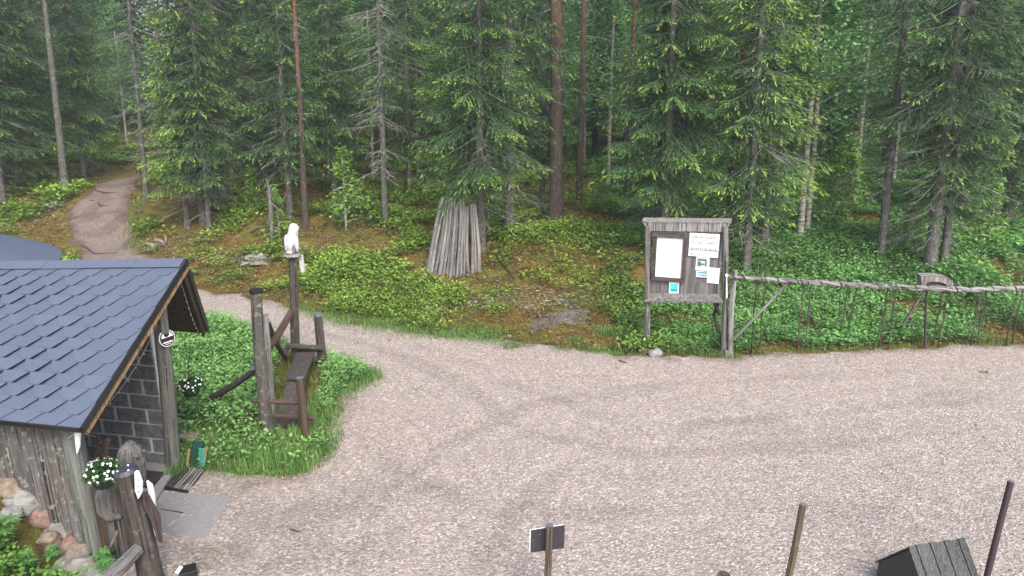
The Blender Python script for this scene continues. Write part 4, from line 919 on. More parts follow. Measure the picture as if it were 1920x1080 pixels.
# white carved owl on the tall post
c = tO.copy(); t = thing("carved_owl", "white painted carved owl perched on the tallest log post", "owl figure", tuple(c))
Z = Vector((.10, 0, .995)).normalized(); X = Vector((.995, 0, -.10)).normalized(); Yv = Vector((0, 1, 0))
def ring_loft(mb, secs, seg=18, mi=0):
    vs = []; gs = []; fs = []
    for (cx, cy, cz, rx, ry) in secs:
        for j in range(seg):
            th = 6.2832 * j / seg; v_ = c + Vector((cx + .8 * rx * math.cos(th), cy + ry * math.sin(th), cz * .93)); vs.append(v_); gs.append(v_ - c)
    for i in range(len(secs) - 1):
        for j in range(seg): j2 = (j + 1) % seg; fs.append((i * seg + j, i * seg + j2, (i + 1) * seg + j2, (i + 1) * seg + j))
    fs.append(tuple(range(seg))[::-1]); fs.append(tuple((len(secs) - 1) * seg + j for j in range(seg))); mb.add(vs, fs, gs, mi)
m = MB(); ring_loft(m, [(-.01, 0, .03, .05, .05), (-.02, 0, .08, .095, .09), (-.02, 0, .18, .125, .11), (0, 0, .28, .125, .11), (.02, 0, .36, .11, .10), (.04, 0, .42, .105, .10), (.05, 0, .48, .10, .095), (.045, 0, .53, .075, .07), (.04, 0, .555, .03, .03)]); m.build("body", M_white2, t, smooth=True)
m = MB(); m.blob(c + Vector((-.08, -.02, .19)), (.035, .07, .15), amp=.1); m.build("wing", M_white2, t, smooth=True)
m = MB(); m.blob(c + Vector((.085, -.02, .19)), (.03, .07, .14), amp=.1); m.build("wing", M_white2, t, smooth=True)
m = MB(); m.prism([c + Vector((.055, .06, -.02)), c + Vector((.135, .05, -.02)), c + Vector((.15, .05, -.3)), c + Vector((.09, .07, -.32))], (0, .05, .0)); m.build("tail", M_white2, t, bevel=.01)
m = MB(); ring_loft(m, [(.15, -.03, .46, .004, .004), (.135, -.03, .445, .018, .014), (.12, -.02, .43, .02, .02)], 8); m.build("beak", M_dark, t, smooth=True)
for dx, dy in ((.075, -.07), (.118, .0)): m = MB(); m.blob(c + Vector((dx, dy, .445)), (.010, .010, .010), amp=0); m.build("eye", M_black, t, smooth=True)
m = MB(); m.prism([c + Vector((.02, -.115, .05)), c + Vector((.055, -.1, .05)), c + Vector((.06, -.105, .2)), c + Vector((.03, -.115, .16))], (0, .01, 0)); m.build("chest_groove", M_grey, t)
m = MB(); m.log(c + Vector((-.02, 0, -.01)), c + Vector((-.02, 0, .03)), .15, .13, seg=18, wob=.03, bend=0); m.build("perch_plate", M_greyl, t, smooth=False)
m = MB(); m.blob(c + Vector((-.02, -.06, .055)), (.07, .05, .03), amp=.1); m.build("feet", M_white2, t, smooth=True)

# ------------------------------------------------------------------ hut with shingle roof and open porch
Ux = Vector((-.982, .19, 0)); 
E0 = P(150, 803, 1.55); R0 = P(347, 487, 2.72); F0 = P(389, 616, 1.52)
LR = 3.6
E1 = E0 + Ux * LR; R1 = R0 + Ux * LR + Vector((0, 0, -.22)); F1 = F0 + Ux * LR
NB = Vector((-4.26, 6.38, 0)); FB = Vector((-4.22, 8.0, 0))
hut = thing("porch_hut", "small hut with blue-grey shingle roof, split log wall and open block-walled porch", "hut", (-5, 7.2, 0))
def slope_pt(A, B, C, D, s, t_): return A.lerp(B, s).lerp(D.lerp(C, s), t_)   # s along ridge, t down the slope
def roof_slope(name, Ra, Rb, Ea, Eb, flip):
    n = (Rb - Ra).cross(Ea - Ra).normalized(); n = n if n.z > 0 else -n
    m = MB(); m.prism([Ra, Rb, Eb, Ea], -n * .05, 0, 1)
    L = (Rb - Ra).length; T = (Ea - Ra).length; row = .150; w = .315; k = 0; y_ = .10
    def pt(a, b, off): return slope_pt(Ra, Rb, Eb, Ea, min(max(a / L, 0.0), 1), min(b / T, 1)) + n * off
    while y_ < T - .03:
        x_ = -w / 2 if k % 2 else 0.0; yb2 = min(y_ + row, T + 0.0)
        while x_ < L:
            xa, xb = x_, x_ + w; bl_, br_ = x_ + w * .34, x_ + w * .66
            if min(xb, L) - max(xa, 0) > .02:
                tp = [pt(xa, y_, .002), pt(xb, y_, .002), pt(br_, yb2, .008), pt(bl_, yb2, .008)]; bt = [pt(xa, y_, -.002), pt(xb, y_, -.002), pt(br_, yb2, -.002), pt(bl_, yb2, -.002)]
                vs = tp + bt; g_ = [Vector(v) for v in vs]
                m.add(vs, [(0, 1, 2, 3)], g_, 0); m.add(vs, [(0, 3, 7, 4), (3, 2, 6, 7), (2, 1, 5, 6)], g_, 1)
            x_ += w
        y_ += row; k += 1
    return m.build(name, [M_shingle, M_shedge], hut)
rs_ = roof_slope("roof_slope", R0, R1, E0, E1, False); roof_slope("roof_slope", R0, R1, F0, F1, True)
n1 = (R1 - R0).cross(E0 - R0).normalized(); n1 = n1 if n1.z > 0 else -n1; n2 = (R1 - R0).cross(F0 - R0).normalized(); n2 = n2 if n2.z > 0 else -n2
m = MB(); d1 = (E0 - R0).normalized() * .13; d2 = (F0 - R0).normalized() * .13
seg_n = 6
for i in range(seg_n):
    a = R0.lerp(R1, i / seg_n); b = R0.lerp(R1, (i + 1) / seg_n + .004); l = .004 * (i % 2)
    m.prism([a + n1 * (.016 + l), b + n1 * (.016 + l), b + d1 + n1 * (.016 + l), a + d1 + n1 * (.016 + l)], n1 * .006); m.prism([a + n2 * (.016 + l), b + n2 * (.016 + l), b + d2 + n2 * (.016 + l), a + d2 + n2 * (.016 + l)], n2 * .006)
m.build("ridge_cap", [M_shingle], hut)
for (A, B, nn) in ((E0, R0, n1), (F0, R0, n2)):
    dn = -nn; m = MB(); outv = -Ux * .012
    m.prism([A + outv + nn * .012, B + outv + nn * .012, B + outv + dn * .055, A + outv + dn * .055], -Ux * .015 , 0); m.build("edge_flashing", M_black, hut)
    m = MB(); m.prism([A - Ux * .002 + dn * .052, B - Ux * .002 + dn * .052, B - Ux * .002 + dn * .125, A - Ux * .002 + dn * .125], Ux * .03, 0); m.build("fascia_board", M_fascia if nn is n1 else M_brown, hut)
m = MB(); m.prism([E0 + n1 * .006, E1 + n1 * .006, E1 - n1 * .07, E0 - n1 * .07], (n1.cross(Ux)).normalized() * -.012 if (n1.cross(Ux)).z > 0 else (n1.cross(Ux)).normalized() * .012); m.build("eave_flashing", M_black, hut)
for (A, B, C, D, nn) in ((R0, R1, E1, E0, n1), (R0, R1, F1, F0, n2)):
    m = MB(); T = 12
    for i in range(T):
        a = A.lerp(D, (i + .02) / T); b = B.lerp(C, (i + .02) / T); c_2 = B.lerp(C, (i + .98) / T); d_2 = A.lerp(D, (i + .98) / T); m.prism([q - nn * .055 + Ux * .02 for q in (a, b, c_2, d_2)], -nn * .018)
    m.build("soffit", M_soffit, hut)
# gable posts
lenw = 3.3
m = MB(); m.log(NB + Vector((-.02, 0, -.05)), Vector((NB.x - .07, NB.y + .02, 1.62)), .105, .10, seg=12, wob=.06); m.build("corner_post", wood("grey_green_corner_post", (.06, .066, .062), (.17, .185, .18), (.11, .12, .11), lichen=.3), hut, smooth=True)
pt_ = P(302, 598, 2.15); m = MB(); m.log(Vector((FB.x, FB.y, -.05)), Vector((pt_.x, pt_.y + .0, 2.38)), .088, .08, seg=12, wob=.05, bend=.008); m.build("corner_post", wood("grey_corner_post", (.06, .06, .058), (.19, .19, .185), (.11, .105, .095), lichen=.4), hut, smooth=True)
# block wall
Nf = Vector((.19, .982, 0)); m = MB(); bw = FB + Ux * .07 + Nf * .02
L = lenw; m.box(bw + Ux * L / 2 + Nf * .10 + Vector((0, 0, 1.18)), (L, .16, 2.36), Ux, Nf, UP, 1)
for r_ in range(12):
    z0 = .0 + r_ * .195; x_ = -.22 * (r_ % 2)
    while x_ < L - .02:
        a = max(x_, 0); b = min(x_ + .42, L)
        if b - a > .05: m.box(bw + Ux * (a + b) / 2 + Nf * .018 + Vector((0, 0, z0 + .0975)), (b - a - .024, .03, .171), Ux, Nf, UP, 0, .002)
        x_ += .44
m.build("block_wall", [M_block, M_mortar], hut, bevel=.005)
# split-log wall facing the camera
m = MB(); x_ = .10
while x_ < lenw:
    w_ = rnd.uniform(.09, .17); c0 = NB + Ux * (x_ + w_ / 2) + Vector((0, 0, -.02)); tp = c0 + Vector((-.05 + rnd.uniform(-.01, .01), .05, 1.66))
    m.log(c0 + Vector((.05, -.05, -.1)), tp, w_ * .56, w_ * .54, seg=12, wob=.10, bend=.006, flat=.55); x_ += w_
m.build("split_log_wall", M_split, hut, smooth=True)
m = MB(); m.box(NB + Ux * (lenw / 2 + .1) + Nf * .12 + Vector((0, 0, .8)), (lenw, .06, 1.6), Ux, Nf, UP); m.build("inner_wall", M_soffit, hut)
m = MB(); bk = (NB + FB) / 2 + Ux * (lenw + .02)
for i in range(12): m.box(bk + Vector((0, 0, .1 + i * .2)), (.1, 1.75, .19), Ux, Nf, UP)
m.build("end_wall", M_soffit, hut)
m = MB(); iw = (NB + FB) / 2 + Ux * 1.35
for i in range(11): m.box(iw + Nf * .35 + Vector((0, 0, .09 + i * .16)), (.05, .95, .15), Ux, Nf, UP, 0, .003)
m.build("inner_plank_wall", M_split, hut)
m = MB(); m.prism([NB + Nf * -.2 + Ux * .02 + Vector((0, 0, .03)), FB + Ux * .02 + Vector((0, 0, .03)), FB + Ux * lenw + Vector((0, 0, .03)), NB + Ux * lenw + Vector((0, 0, .03))], (0, 0, .03)); m.build("porch_floor", M_paver, hut)
m = MB(); w0 = V(137, 810, 6.32); m.prism([V(138, 806, 6.30), V(150, 808, 6.30), V(149, 838, 6.30), V(144, 852, 6.30)], (0, .02, 0)); m.build("white_trim_board", M_white, hut)
# round badge on the far post
bn = Vector((.86, -.48, .12)).normalized(); pa_, pb2 = Vector((FB.x, FB.y, -.05)), Vector((pt_.x, pt_.y, 2.38)); bc = pa_.lerp(pb2, .80) + bn * .085; bx_, by_, bz_ = frame(bn)
m = MB(); m.log(bc, bc + bn * .012, .095, .095, seg=28, wob=0, bend=0, n=1); badge = m.build("round_badge", M_white, hut)
m = MB()
def circ(mb, rr, off, w_=.008):
    pts = [bc + bn * off + bx_ * math.cos(a) * rr + by_ * math.sin(a) * rr for a in np.linspace(0, 6.283, 29)]; mb.path(pts, w_ * .5, 5)
circ(m, .08, .013, .016); 
rv = UP - bn * UP.dot(bn); rv.normalize(); hv = rv.cross(bn)
m.box(bc + bn * .014 - rv * .012, (.16, .006, .045), hv, bn, rv); m.blob(bc + bn * .014 + rv * .045, (.035, .006, .03), X=hv, Y=bn, Z=rv, amp=.1); m.box(bc + bn * .014 - rv * .055, (.13, .006, .010), hv, bn, rv); m.box(bc + bn * .014 - rv * .073, (.09, .006, .008), hv, bn, rv)
m.build("badge_print", M_black, badge)
# string of small lights sagging from the fascia
m = MB(); a = R0 + Ux * .12 - Vector((0, 0, .16)); b = E0 + Ux * .15 - Vector((0, 0, .12)); pts = [a.lerp(b, q) - Vector((0, 0, .28 * math.sin(q * 3.14))) for q in np.linspace(0, 1, 14)]; m.path(pts, .004, 4)
for q in pts[1:-1]: m.blob(q - Vector((0, 0, .02)), (.008, .008, .014), 6, 4, amp=0)
m.build("light_string", M_wire, hut)
m = MB(); a = R0 + Ux * .1 - Vector((0, 0, .2)); b = F0 + Ux * .12 - Vector((0, 0, .1)); pts = [a.lerp(b, q) - Vector((0, 0, .1 * math.sin(q * 3.14))) for q in np.linspace(0, 1, 12)]; m.path(pts, .004, 4)
for q in pts[1:-1]: m.blob(q - Vector((0, 0, .02)), (.009, .009, .015), 6, 4, amp=0)
m.build("light_string", M_wire, hut)

# the round kota behind, only its roof shows
kc_ = Vector((-9.85, 10, 0)); t = thing("log_kota", "conical dark shingle roof showing behind the hut ridge at the left edge", "hut", tuple(kc_))
ap = kc_ + Vector((0, 0, 3.12)); pr = [kc_ + Vector((2.9 * math.cos(a), 2.9 * math.sin(a), 1.93)) for a in [i * math.pi / 14 for i in range(28)]]
m = MB()
for i in range(28): m.prism([ap, pr[i], pr[(i + 1) % 28]], (0, 0, -.06))
m.build("roof", [M_shingle], t)
m = MB(); pw = [kc_ + Vector((2.3 * math.cos(a), 2.3 * math.sin(a), 0)) for a in [i * math.pi / 4 + .2 for i in range(8)]]
for i in range(8):
    for k in range(10): m.log(pw[i] + Vector((0, 0, .09 + k * .18)), pw[(i + 1) % 8] + Vector((0, 0, .09 + k * .18)), .095, .095, seg=8, wob=.03)
m.build("log_wall", M_split, t, smooth=True)

# doorstep, pavers, mat, grate, brush, planks
def paver(pts, lab):
    g = [P(*p) for p in pts]; c = sum(g, Vector()) / 4; m = MB(); m.prism([c + (q - c) * .985 + Vector((0, 0, -.02)) for q in g], (0, 0, .042)); small("paving_slab", lab, "paving slab", m, M_paver, c, smooth=False, bevel=.004)
paver([(306, 1000), (318, 966), (342, 966), (342, 966)], 'x') if False else None
paver([(301, 997), (348, 964), (300, 956), (262, 985)][::1], 'pale slab beside the door sill, nearest the hanging signs')
paver([(296, 925), (348, 927), (344, 966), (296, 957)], 'pale slab directly below the slatted grate')
paver([(350, 927), (435, 932), (412, 975), (346, 967)], 'brownish slab to the right of the pale one below the grate')
paver([(345, 968), (411, 976), (386, 1015), (304, 1001)], 'darker slab in front, nearest the photographer')
m = MB(); m.prism([Vector((q.x, q.y, .062)) for q in (P(262, 876), P(327, 884), P(322, 897), P(258, 890))], (0, 0, .03)); small("concrete_sill", "pale concrete sill at the foot of the block wall", "sill", m, M_paver, P(290, 885), smooth=False)
m = MB(); m.prism([Vector((q.x, q.y, .062)) for q in (P(240, 886), P(309, 894), P(285, 926), P(222, 912))], (0, 0, .015)); 
mo = small("door_mat", "black rubber door mat in the porch opening", "door mat", m, M_rub, P(265, 905), smooth=False)
m = MB(); m.prism([Vector((q.x, q.y, .03)) for q in (P(313, 893), P(322, 899), P(292, 948), P(282, 930))], (0, 0, .03)); small("door_sill", "pale diagonal sill strip between the door mat and the slabs", "sill", m, M_paver, P(300, 915), smooth=False)
gA, gB, gC, gD = [P(*p) for p in ((345, 878), (385, 884), (353, 927), (304, 918))]
t = thing("boot_grate", "black slatted boot grate on the ground by the porch corner", "grate", tuple((gA + gB + gC + gD) / 4))
m = MB(); m.prism([q + Vector((0, 0, .005)) for q in (gA, gB, gC, gD)], (0, 0, .01)); m.build("dark_pan", M_rub, t)
for i in range(8):
    f = (i + .5) / 8; m = MB(); m.beam(gA.lerp(gB, f) + Vector((0, 0, .032)), gD.lerp(gC, f) + Vector((0, 0, .032)), .016, .022); m.build("slat", M_greyl if i > 2 else M_dark, t, bevel=.003)
m = MB(); m.beam(gD + Vector((0, 0, .03)), gC + Vector((0, 0, .03)), .02, .04); m.beam(gA + Vector((0, 0, .03)), gB + Vector((0, 0, .03)), .02, .04); m.beam(gA.lerp(gD, .5) + Vector((0, 0, .02)), gB.lerp(gC, .5) + Vector((0, 0, .02)), .02, .02); m.build("frame", M_black, t)
Yg = P(368, 884).y + .05
t = thing("boot_brush", "green boot brush stand with turquoise bristles behind the slatted grate", "boot brush", tuple(P(368, 884)))
m = MB(); m.prism([V(357, 838, Yg), V(377, 840, Yg), V(377, 878, Yg - .02), V(354, 876, Yg - .02)], (0, .12, .02)); m.build("green_body", M_green, t, bevel=.006)
m = MB()
for i in range(9): m.beam(V(373, 841 + i * 4, Yg - .01), V(383, 843 + i * 4, Yg - .05), .014, .014)
m.build("bristles", M_bristle, t)
m = MB(); m.beam(V(386, 840, Yg), V(381, 880, Yg), .018, .04); m.build("side_rail", M_fascia, t, bevel=.003); m = MB(); m.beam(V(355, 842, Yg), V(351, 874, Yg), .012, .03); m.build("side_rail", M_fascia, t, bevel=.003)
m = MB(); m.beam(V(351, 878, Yg - .02), V(384, 886, Yg - .02), .05, .05); m.build("foot", M_dark, t, bevel=.004)
for (u, v, rx, c_n, lab) in ((354, 826, .20, 'tan', 'flat brown rock behind the green boot brush'), (338, 800, .10, 'grey', 'small grey rock against the far corner post')):
    g = P(u, v); m = MB(); m.blob(g + Vector((0, 0, .05)), (rx, rx * .7, rx * .38), amp=.3, flatfac=.4); small("rock", lab, "rock", m, ROCK[c_n], g)
# vertical planks between the near post and the statue
t = thing("plank_screen", "short screen of brown upright boards beside the near corner post", "plank screen", (-4.05, 6.33, 0))
sa, sb = Vector((-4.16, 6.30, 0)), Vector((-3.70, 6.20, 0))
for i in range(4):
    f = (i + .5) / 4; c = sa.lerp(sb, f); m = MB(); d = (sb - sa).normalized(); hgt = .78 + rnd.uniform(-.04, .06)
    m.box(c + Vector((0, rnd.uniform(-.01, .01), hgt / 2)), (.105, .03, hgt), d, Vector((-d.y, d.x, 0)), UP, 0, .005); m.build("board", [M_brown, M_dark, M_brown, M_dark][i], t, bevel=.004)
m = MB(); q = V(197, 884, 6.75); m.path([Vector((q.x, 6.75, .3)), V(197, 870, 6.75), V(196, 840, 6.75), V(203, 822, 6.75)], [.045, .045, .035, .03], 8); m.path([V(196, 845, 6.75), V(189, 830, 6.75), V(184, 822, 6.75)], [.03, .025, .02], 8)
small("forked_branch", "forked reddish branch post inside the porch above the white flowers", "branch", m, M_brown, Vector((q.x, 6.75, .3)))

# flower baskets
def basket(c, rad, pot_r, label, cordtop, side):
    t = thing("flower_basket", label, "flower basket", tuple(c), "hanging baskets of white flowers")
    m = MB(); vs = []; 
    prof = [(.62, -1.15), (.70, -1.12), (.95, -.30), (1.0, -.28), (1.0, -.2), (.9, -.2)]; seg = 20; gs = []; fs = []
    for (a, z) in prof:
        for j in range(seg): th = 6.2832 * j / seg; vs.append(c + Vector((a * pot_r * math.cos(th), a * pot_r * math.sin(th), z * pot_r))); gs.append(vs[-1] - c)
    for i in range(len(prof) - 1):
        for j in range(seg): j2 = (j + 1) % seg; fs.append((i * seg + j, i * seg + j2, (i + 1) * seg + j2, (i + 1) * seg + j))
    fs.append(tuple(range(seg))[::-1]); m.add(vs, fs, gs); m.build("pot", M_pot, t, smooth=True)
    n = 900; d = unit(R.randn(n, 3)); d[:, 2] = np.abs(d[:, 2]) * 1.0 - .28; rr = rad * (.55 + .5 * R.rand(n))[:, None]; C = np.array(c) + d * rr * np.array([1, 1, .75])
    L = .035 * (.6 + .8 * R.rand(n)); kk = R.rand(n, 1); kv = kites(C, unit(d + R.randn(n, 3) * .6), unit(R.randn(n, 3) + d), L, L * .7)
    npmesh("foliage", kv, quads(n), [M_leaf], t, col=np.repeat(np.array([.02, .06, .02]) * (1 - kk) + np.array([.06, .17, .04]) * kk, 4, 0))
    m = MB()
    for i in range(70):
        a = rnd.random() * 6.28; e = rnd.uniform(-.25, 1); ce = math.sqrt(max(0, 1 - e * e * .8)); q = c + Vector((math.cos(a) * ce * rad * 1.02, math.sin(a) * ce * rad * 1.02, e * rad * .78)); nn = (q - c).normalized(); fx, fy, fz = frame(nn); r_ = rad * rnd.uniform(.07, .115)
        vs = [q + nn * .006]; 
        for j in range(10): rr2 = r_ * (1 if j % 2 == 0 else .62); vs.append(q + fx * math.cos(j * .6283) * rr2 + fy * math.sin(j * .6283) * rr2 + nn * .01)
        m.add(vs, [(0, 1 + j, 1 + (j + 1) % 10) for j in range(10)], [v_ - c for v_ in vs])
    m.build("blossoms", M_white, t)
    m = MB(); top = Vector(cordtop); m.path([top, Vector((c.x, c.y, c.z + rad * 2.4))], .004, 5)
    hk = Vector((c.x, c.y, c.z + rad * 2.4)); m.path([hk + Vector((.0, 0, .06)), hk + Vector((.035, 0, .03)), hk + Vector((.03, 0, -.02)), hk + Vector((-.005, 0, -.06)), hk + Vector((.01, 0, -.11)), hk + Vector((.03, 0, -.12))], .006, 6)
    for j in range(3): a = j * 2.1; m.path([hk + Vector((.0, 0, -.1)), c + Vector((pot_r * math.cos(a), pot_r * math.sin(a), 0))], .003, 4)
    m.build("hanger", M_iron, t, smooth=True)
    return t
c1 = V(192, 886, 5.95); basket(c1, .15, .12, 'basket of white flowers hanging at the near porch corner beside the carved statue', E0 + Ux * .05, 1)
c2 = V(357, 722, 8.75); basket(c2, .155, .125, 'basket of white flowers in a dark pot hanging under the far eave corner', Vector((c2.x, c2.y, F0.z - .05)), -1)

# ------------------------------------------------------------------ signpost of logs, wizard statue
pb, ptop = Vector((-3.44, 5.86, -.1)), V(237, 884, 5.9)
t = thing("sign_post_log", "thick dark log post with metal cap carrying signs seen edge-on", "sign post", (pb.x, pb.y, 0))
m = MB(); m.log(pb, ptop, .112, .092, seg=14, wob=.07, bend=.01); m.build("post", M_dark, t, smooth=True)
m = MB(); m.log(ptop - Vector((0, 0, .005)), ptop + Vector((-.005, 0, .035)), .11, .088, seg=16, wob=.03, bend=0); capo = m.build("metal_cap", plain("blue_grey_lead", (.05, .05, .07), .5, .3), t, smooth=False)
m = MB()
for dx, dy in ((-.04, -.07), (.05, -.05), (.0, .04)): m.blob(ptop + Vector((dx, dy, .042)), (.01, .01, .006), 8, 5, amp=0)
m.build("nail_heads", M_white, capo)
sq = Vector((.35, .94, 0)).normalized()
w_a = V(249, 884, 5.86) + Vector((.02, 0, 0)); w_b = V(262, 936, 5.86)
m = MB(); m.prism([V(252, 885, 5.78), V(258, 886, 5.80), V(265, 905, 5.82), V(265, 925, 5.82), V(259, 936, 5.78), V(253, 920, 5.76)], (-.0, .03, 0)); m.build("white_sign", M_white, t, bevel=.004)
m = MB()
for v_ in (900, 912, 922): m.box(V(259 + (v_ % 3), v_, 5.775), (.010, .006, .014)); 
m.build("sign_marks", M_ink, t)
m = MB(); m.prism([V(268, 922, 5.86), V(276, 930, 5.9), V(297, 968, 5.95), V(301, 1018, 5.9), V(294, 1012, 5.86), V(287, 985, 5.86), V(268, 945, 5.84)], (.012, .018, 0)); m.build("dark_sign_board", M_maroon, t, bevel=.003)
m = MB(); m.prism([V(274, 902, 6.08), V(284, 910, 6.08), V(289, 932, 6.08), V(290, 955, 6.08), V(280, 935, 6.08)], (0, .025, 0)); m.prism([V(277, 975, 6.0), V(282, 985, 6.0), V(291, 1005, 6.0), V(282, 1008, 6.0)], (0, .02, 0)); m.build("white_arrow_board", M_white, t, bevel=.004)
m = MB(); A = V(258, 1030, 5.75); B = V(196, 1092, 5.35); m.log(A, B, .062, .07, seg=12, wob=.07); m.build("brace_log", M_grey, t, smooth=True)
# the statue
sb_ = Vector((-3.93, 6.33, 0)); st_top = V(243, 828, 6.33); hx = st_top.x
t = thing("wizard_statue", "carved grey wooden statue with long grooved hair and a big nose", "statue", (sb_.x, sb_.y, 0))
def loft(mb, secs, c0, seg=24, groove=0.0, gn=9, a0=None, a1=None):
    vs = []; gs = []; fs = []
    for k, (cx, cy, cz, rx, ry) in enumerate(secs):
        for j in range(seg):
            th = 6.2832 * j / seg; g_ = 1 - groove * (.5 + .5 * math.cos(th * gn))
            v_ = c0 + Vector((cx + rx * g_ * math.cos(th) * (.8 if cz > 1.0 else 1), cy + ry * g_ * math.sin(th), cz)); vs.append(v_); gs.append(Vector((rx * math.cos(th), ry * math.sin(th), cz)))
    for i in range(len(secs) - 1):
        for j in range(seg): j2 = (j + 1) % seg; fs.append((i * seg + j, i * seg + j2, (i + 1) * seg + j2, (i + 1) * seg + j))
    fs.append(tuple(range(seg))[::-1]); fs.append(tuple((len(secs) - 1) * seg + j for j in range(seg))); mb.add(vs, fs, gs)
cB = Vector((sb_.x, sb_.y, 0)); dz = st_top.z
M_st = wood("carved_grey_wood", (.028, .026, .027), (.14, .135, .14), (.08, .07, .068), lichen=.15)
m = MB(); loft(m, [(.0, 0, -.05, .15, .14), (0, 0, .2, .15, .14), (.0, 0, .5, .155, .135), (0, 0, .72, .165, .13), (0.0, 0, .86, .15, .11), (.01, 0, .93, .08, .08), (.02, 0, .98, .07, .07)], cB, 24, .04, 7)
m.build("robe", M_st, t, smooth=True)
hc = Vector((hx - .005, 6.33, 0)); HS = .80
m = MB(); loft(m, [(.02, 0, dz - .38, .06, .06), (.03, 0, dz - .32, .085, .08), (.03, 0, dz - .24, .10, .09), (.025, 0, dz - .15, .105, .095), (.015, 0, dz - .07, .095, .09), (.0, 0, dz - .02, .055, .055)], hc, 20); head = m.build("head", M_st, t, smooth=True)
m = MB(); loft(m, [(-.035, -.01, dz - .34, .11, .09), (-.03, -.015, dz - .22, .125, .115), (-.02, -.015, dz - .12, .125, .115), (-.01, -.01, dz - .05, .10, .095), (0, 0, dz, .04, .04)], hc, 48, .10, 12); m.build("hair", M_st, t, smooth=True)
m = MB(); m.prism([hc + Vector((.085, -.03, dz - .13)), hc + Vector((.13, -.03, dz - .225)), hc + Vector((.085, -.03, dz - .24))], (0, .06, 0)); m.build("nose", M_st, t, bevel=.012)
m = MB(); m.blob(hc + Vector((.07, -.055, dz - .125)), (.045, .03, .016), amp=.1); m.blob(hc + Vector((.085, .045, dz - .125)), (.04, .03, .016), amp=.1); m.build("brow", M_st, t, smooth=True)
m = MB(); m.blob(hc + Vector((.085, -.058, dz - .155)), (.014, .012, .012), 8, 6, amp=0); m.build("eye", M_black, t, smooth=True)
m = MB(); loft(m, [(.07, 0, dz - .50, .015, .02), (.07, 0, dz - .42, .035, .04), (.065, 0, dz - .34, .05, .06), (.06, 0, dz - .27, .045, .06)], hc, 24, .12, 8); m.build("beard", M_st, t, smooth=True)
m = MB(); m.path([cB + Vector((-.10, -.05, .84)), cB + Vector((-.115, -.075, .7)), cB + Vector((-.10, -.105, .58)), cB + Vector((-.03, -.125, .52)), cB + Vector((.03, -.125, .53))], [.05, .065, .065, .055, .04], 12); m.blob(cB + Vector((.05, -.125, .53)), (.04, .035, .035), amp=.15); m.build("arm", M_st, t, smooth=True)
# forked root at the foot of the boards
m = MB(); a = V(205, 1022, 6.05); m.path([V(207, 1028, 6.05), V(212, 1014, 6.05), V(218, 1002, 6.05), V(219, 996, 6.0)], [.022, .02, .016, .01], 7); small("driftwood_stick", "small pale bent stick at the foot of the brown boards", "stick", m, M_greyl, a)

# stones piled along the foot of the split-log wall
for (u, v, r_, c_n, lab) in ((15, 915, .17, 'tan', 'pale tan stone at the left edge against the log wall'), (45, 945, .185, 'grey', 'large dark grey stone at the foot of the log wall'), (78, 973, .15, 'red', 'upright reddish stone right of the large grey one'), (113, 990, .165, 'pale', 'pale pinkish boulder in the middle of the row by the log wall'),
        (93, 1014, .12, 'tan', 'small brown stone below the pale pinkish boulder'), (131, 1019, .125, 'red', 'flat red stone near the foot of the corner post'), (141, 1042, .15, 'tan', 'tan stone just below the flat red one'), (152, 1068, .17, 'pale', 'pale stone at the bottom edge below the corner post'), (184, 1085, .15, 'grey', 'mottled stone at the bottom edge, rightmost of the row'), (24, 968, .12, 'grey', 'half-hidden mossy stone below the large grey one'), (125, 1058, .12, 'grey', 'dark stone half hidden by plants left of the tan one')):
    g = G(u, v + 14); m = MB(); m.blob(g + Vector((0, .02, r_ * .35)), (r_, r_ * .8, r_ * .8), amp=.32, flatfac=.45, fr=1.5, seg=22, rings=14); small("stone", lab, "stone", m, ROCK[c_n], g)
# lupin plants with star-shaped leaves
def lupin(c, s, lab):
    n = 0; C = []; D = []; NN = []; L = []
    for k in range(9):
        a = rnd.random() * 6.28; r_ = .10 * s * rnd.random(); cc = np.array([c.x + math.cos(a) * r_, c.y + math.sin(a) * r_, c.z + (.18 + .16 * rnd.random()) * s])
        for j in range(9):
            th = j * .698; C.append(cc); D.append([math.cos(th), math.sin(th), -.15 + .3 * rnd.random()]); NN.append([0, 0, 1]); L.append(.11 * s)
    C = np.array(C); D = unit(np.array(D)); NN = np.array(NN, float); L = np.array(L); kv = kites(C, D, NN, L, L * .22); k = R.rand(len(C), 1)
    t = thing("lupin_plant", lab, "plant", tuple(c)); npmesh("leaves", kv, quads(len(C)), [M_leaf], t, col=np.repeat(np.array([.06, .17, .05]) * (1 - k) + np.array([.17, .38, .12]) * k, 4, 0))
    m = MB(); stem = sorted(set(tuple(q) for q in C.tolist()))
    for q in stem[:9]: m.path([c, Vector(q)], .005, 4)
    m.build("stems", plain("green_stem", (.06, .13, .03)), t)
for (u, v, s, lab) in ((18, 1030, 1.1, 'large star-leaved lupin on the bank at the left edge'), (104, 1046, .6, 'star-leaved lupin between the stones below the log wall'), (195, 1056, .75, 'star-leaved lupin between the stones and the slanting log'), (56, 1066, .8, 'star-leaved lupin in the bottom left corner'), (205, 1078, .8, 'small lupin at the bottom edge under the slanting log')):
    lupin(G(u, v + 18), s, lab)

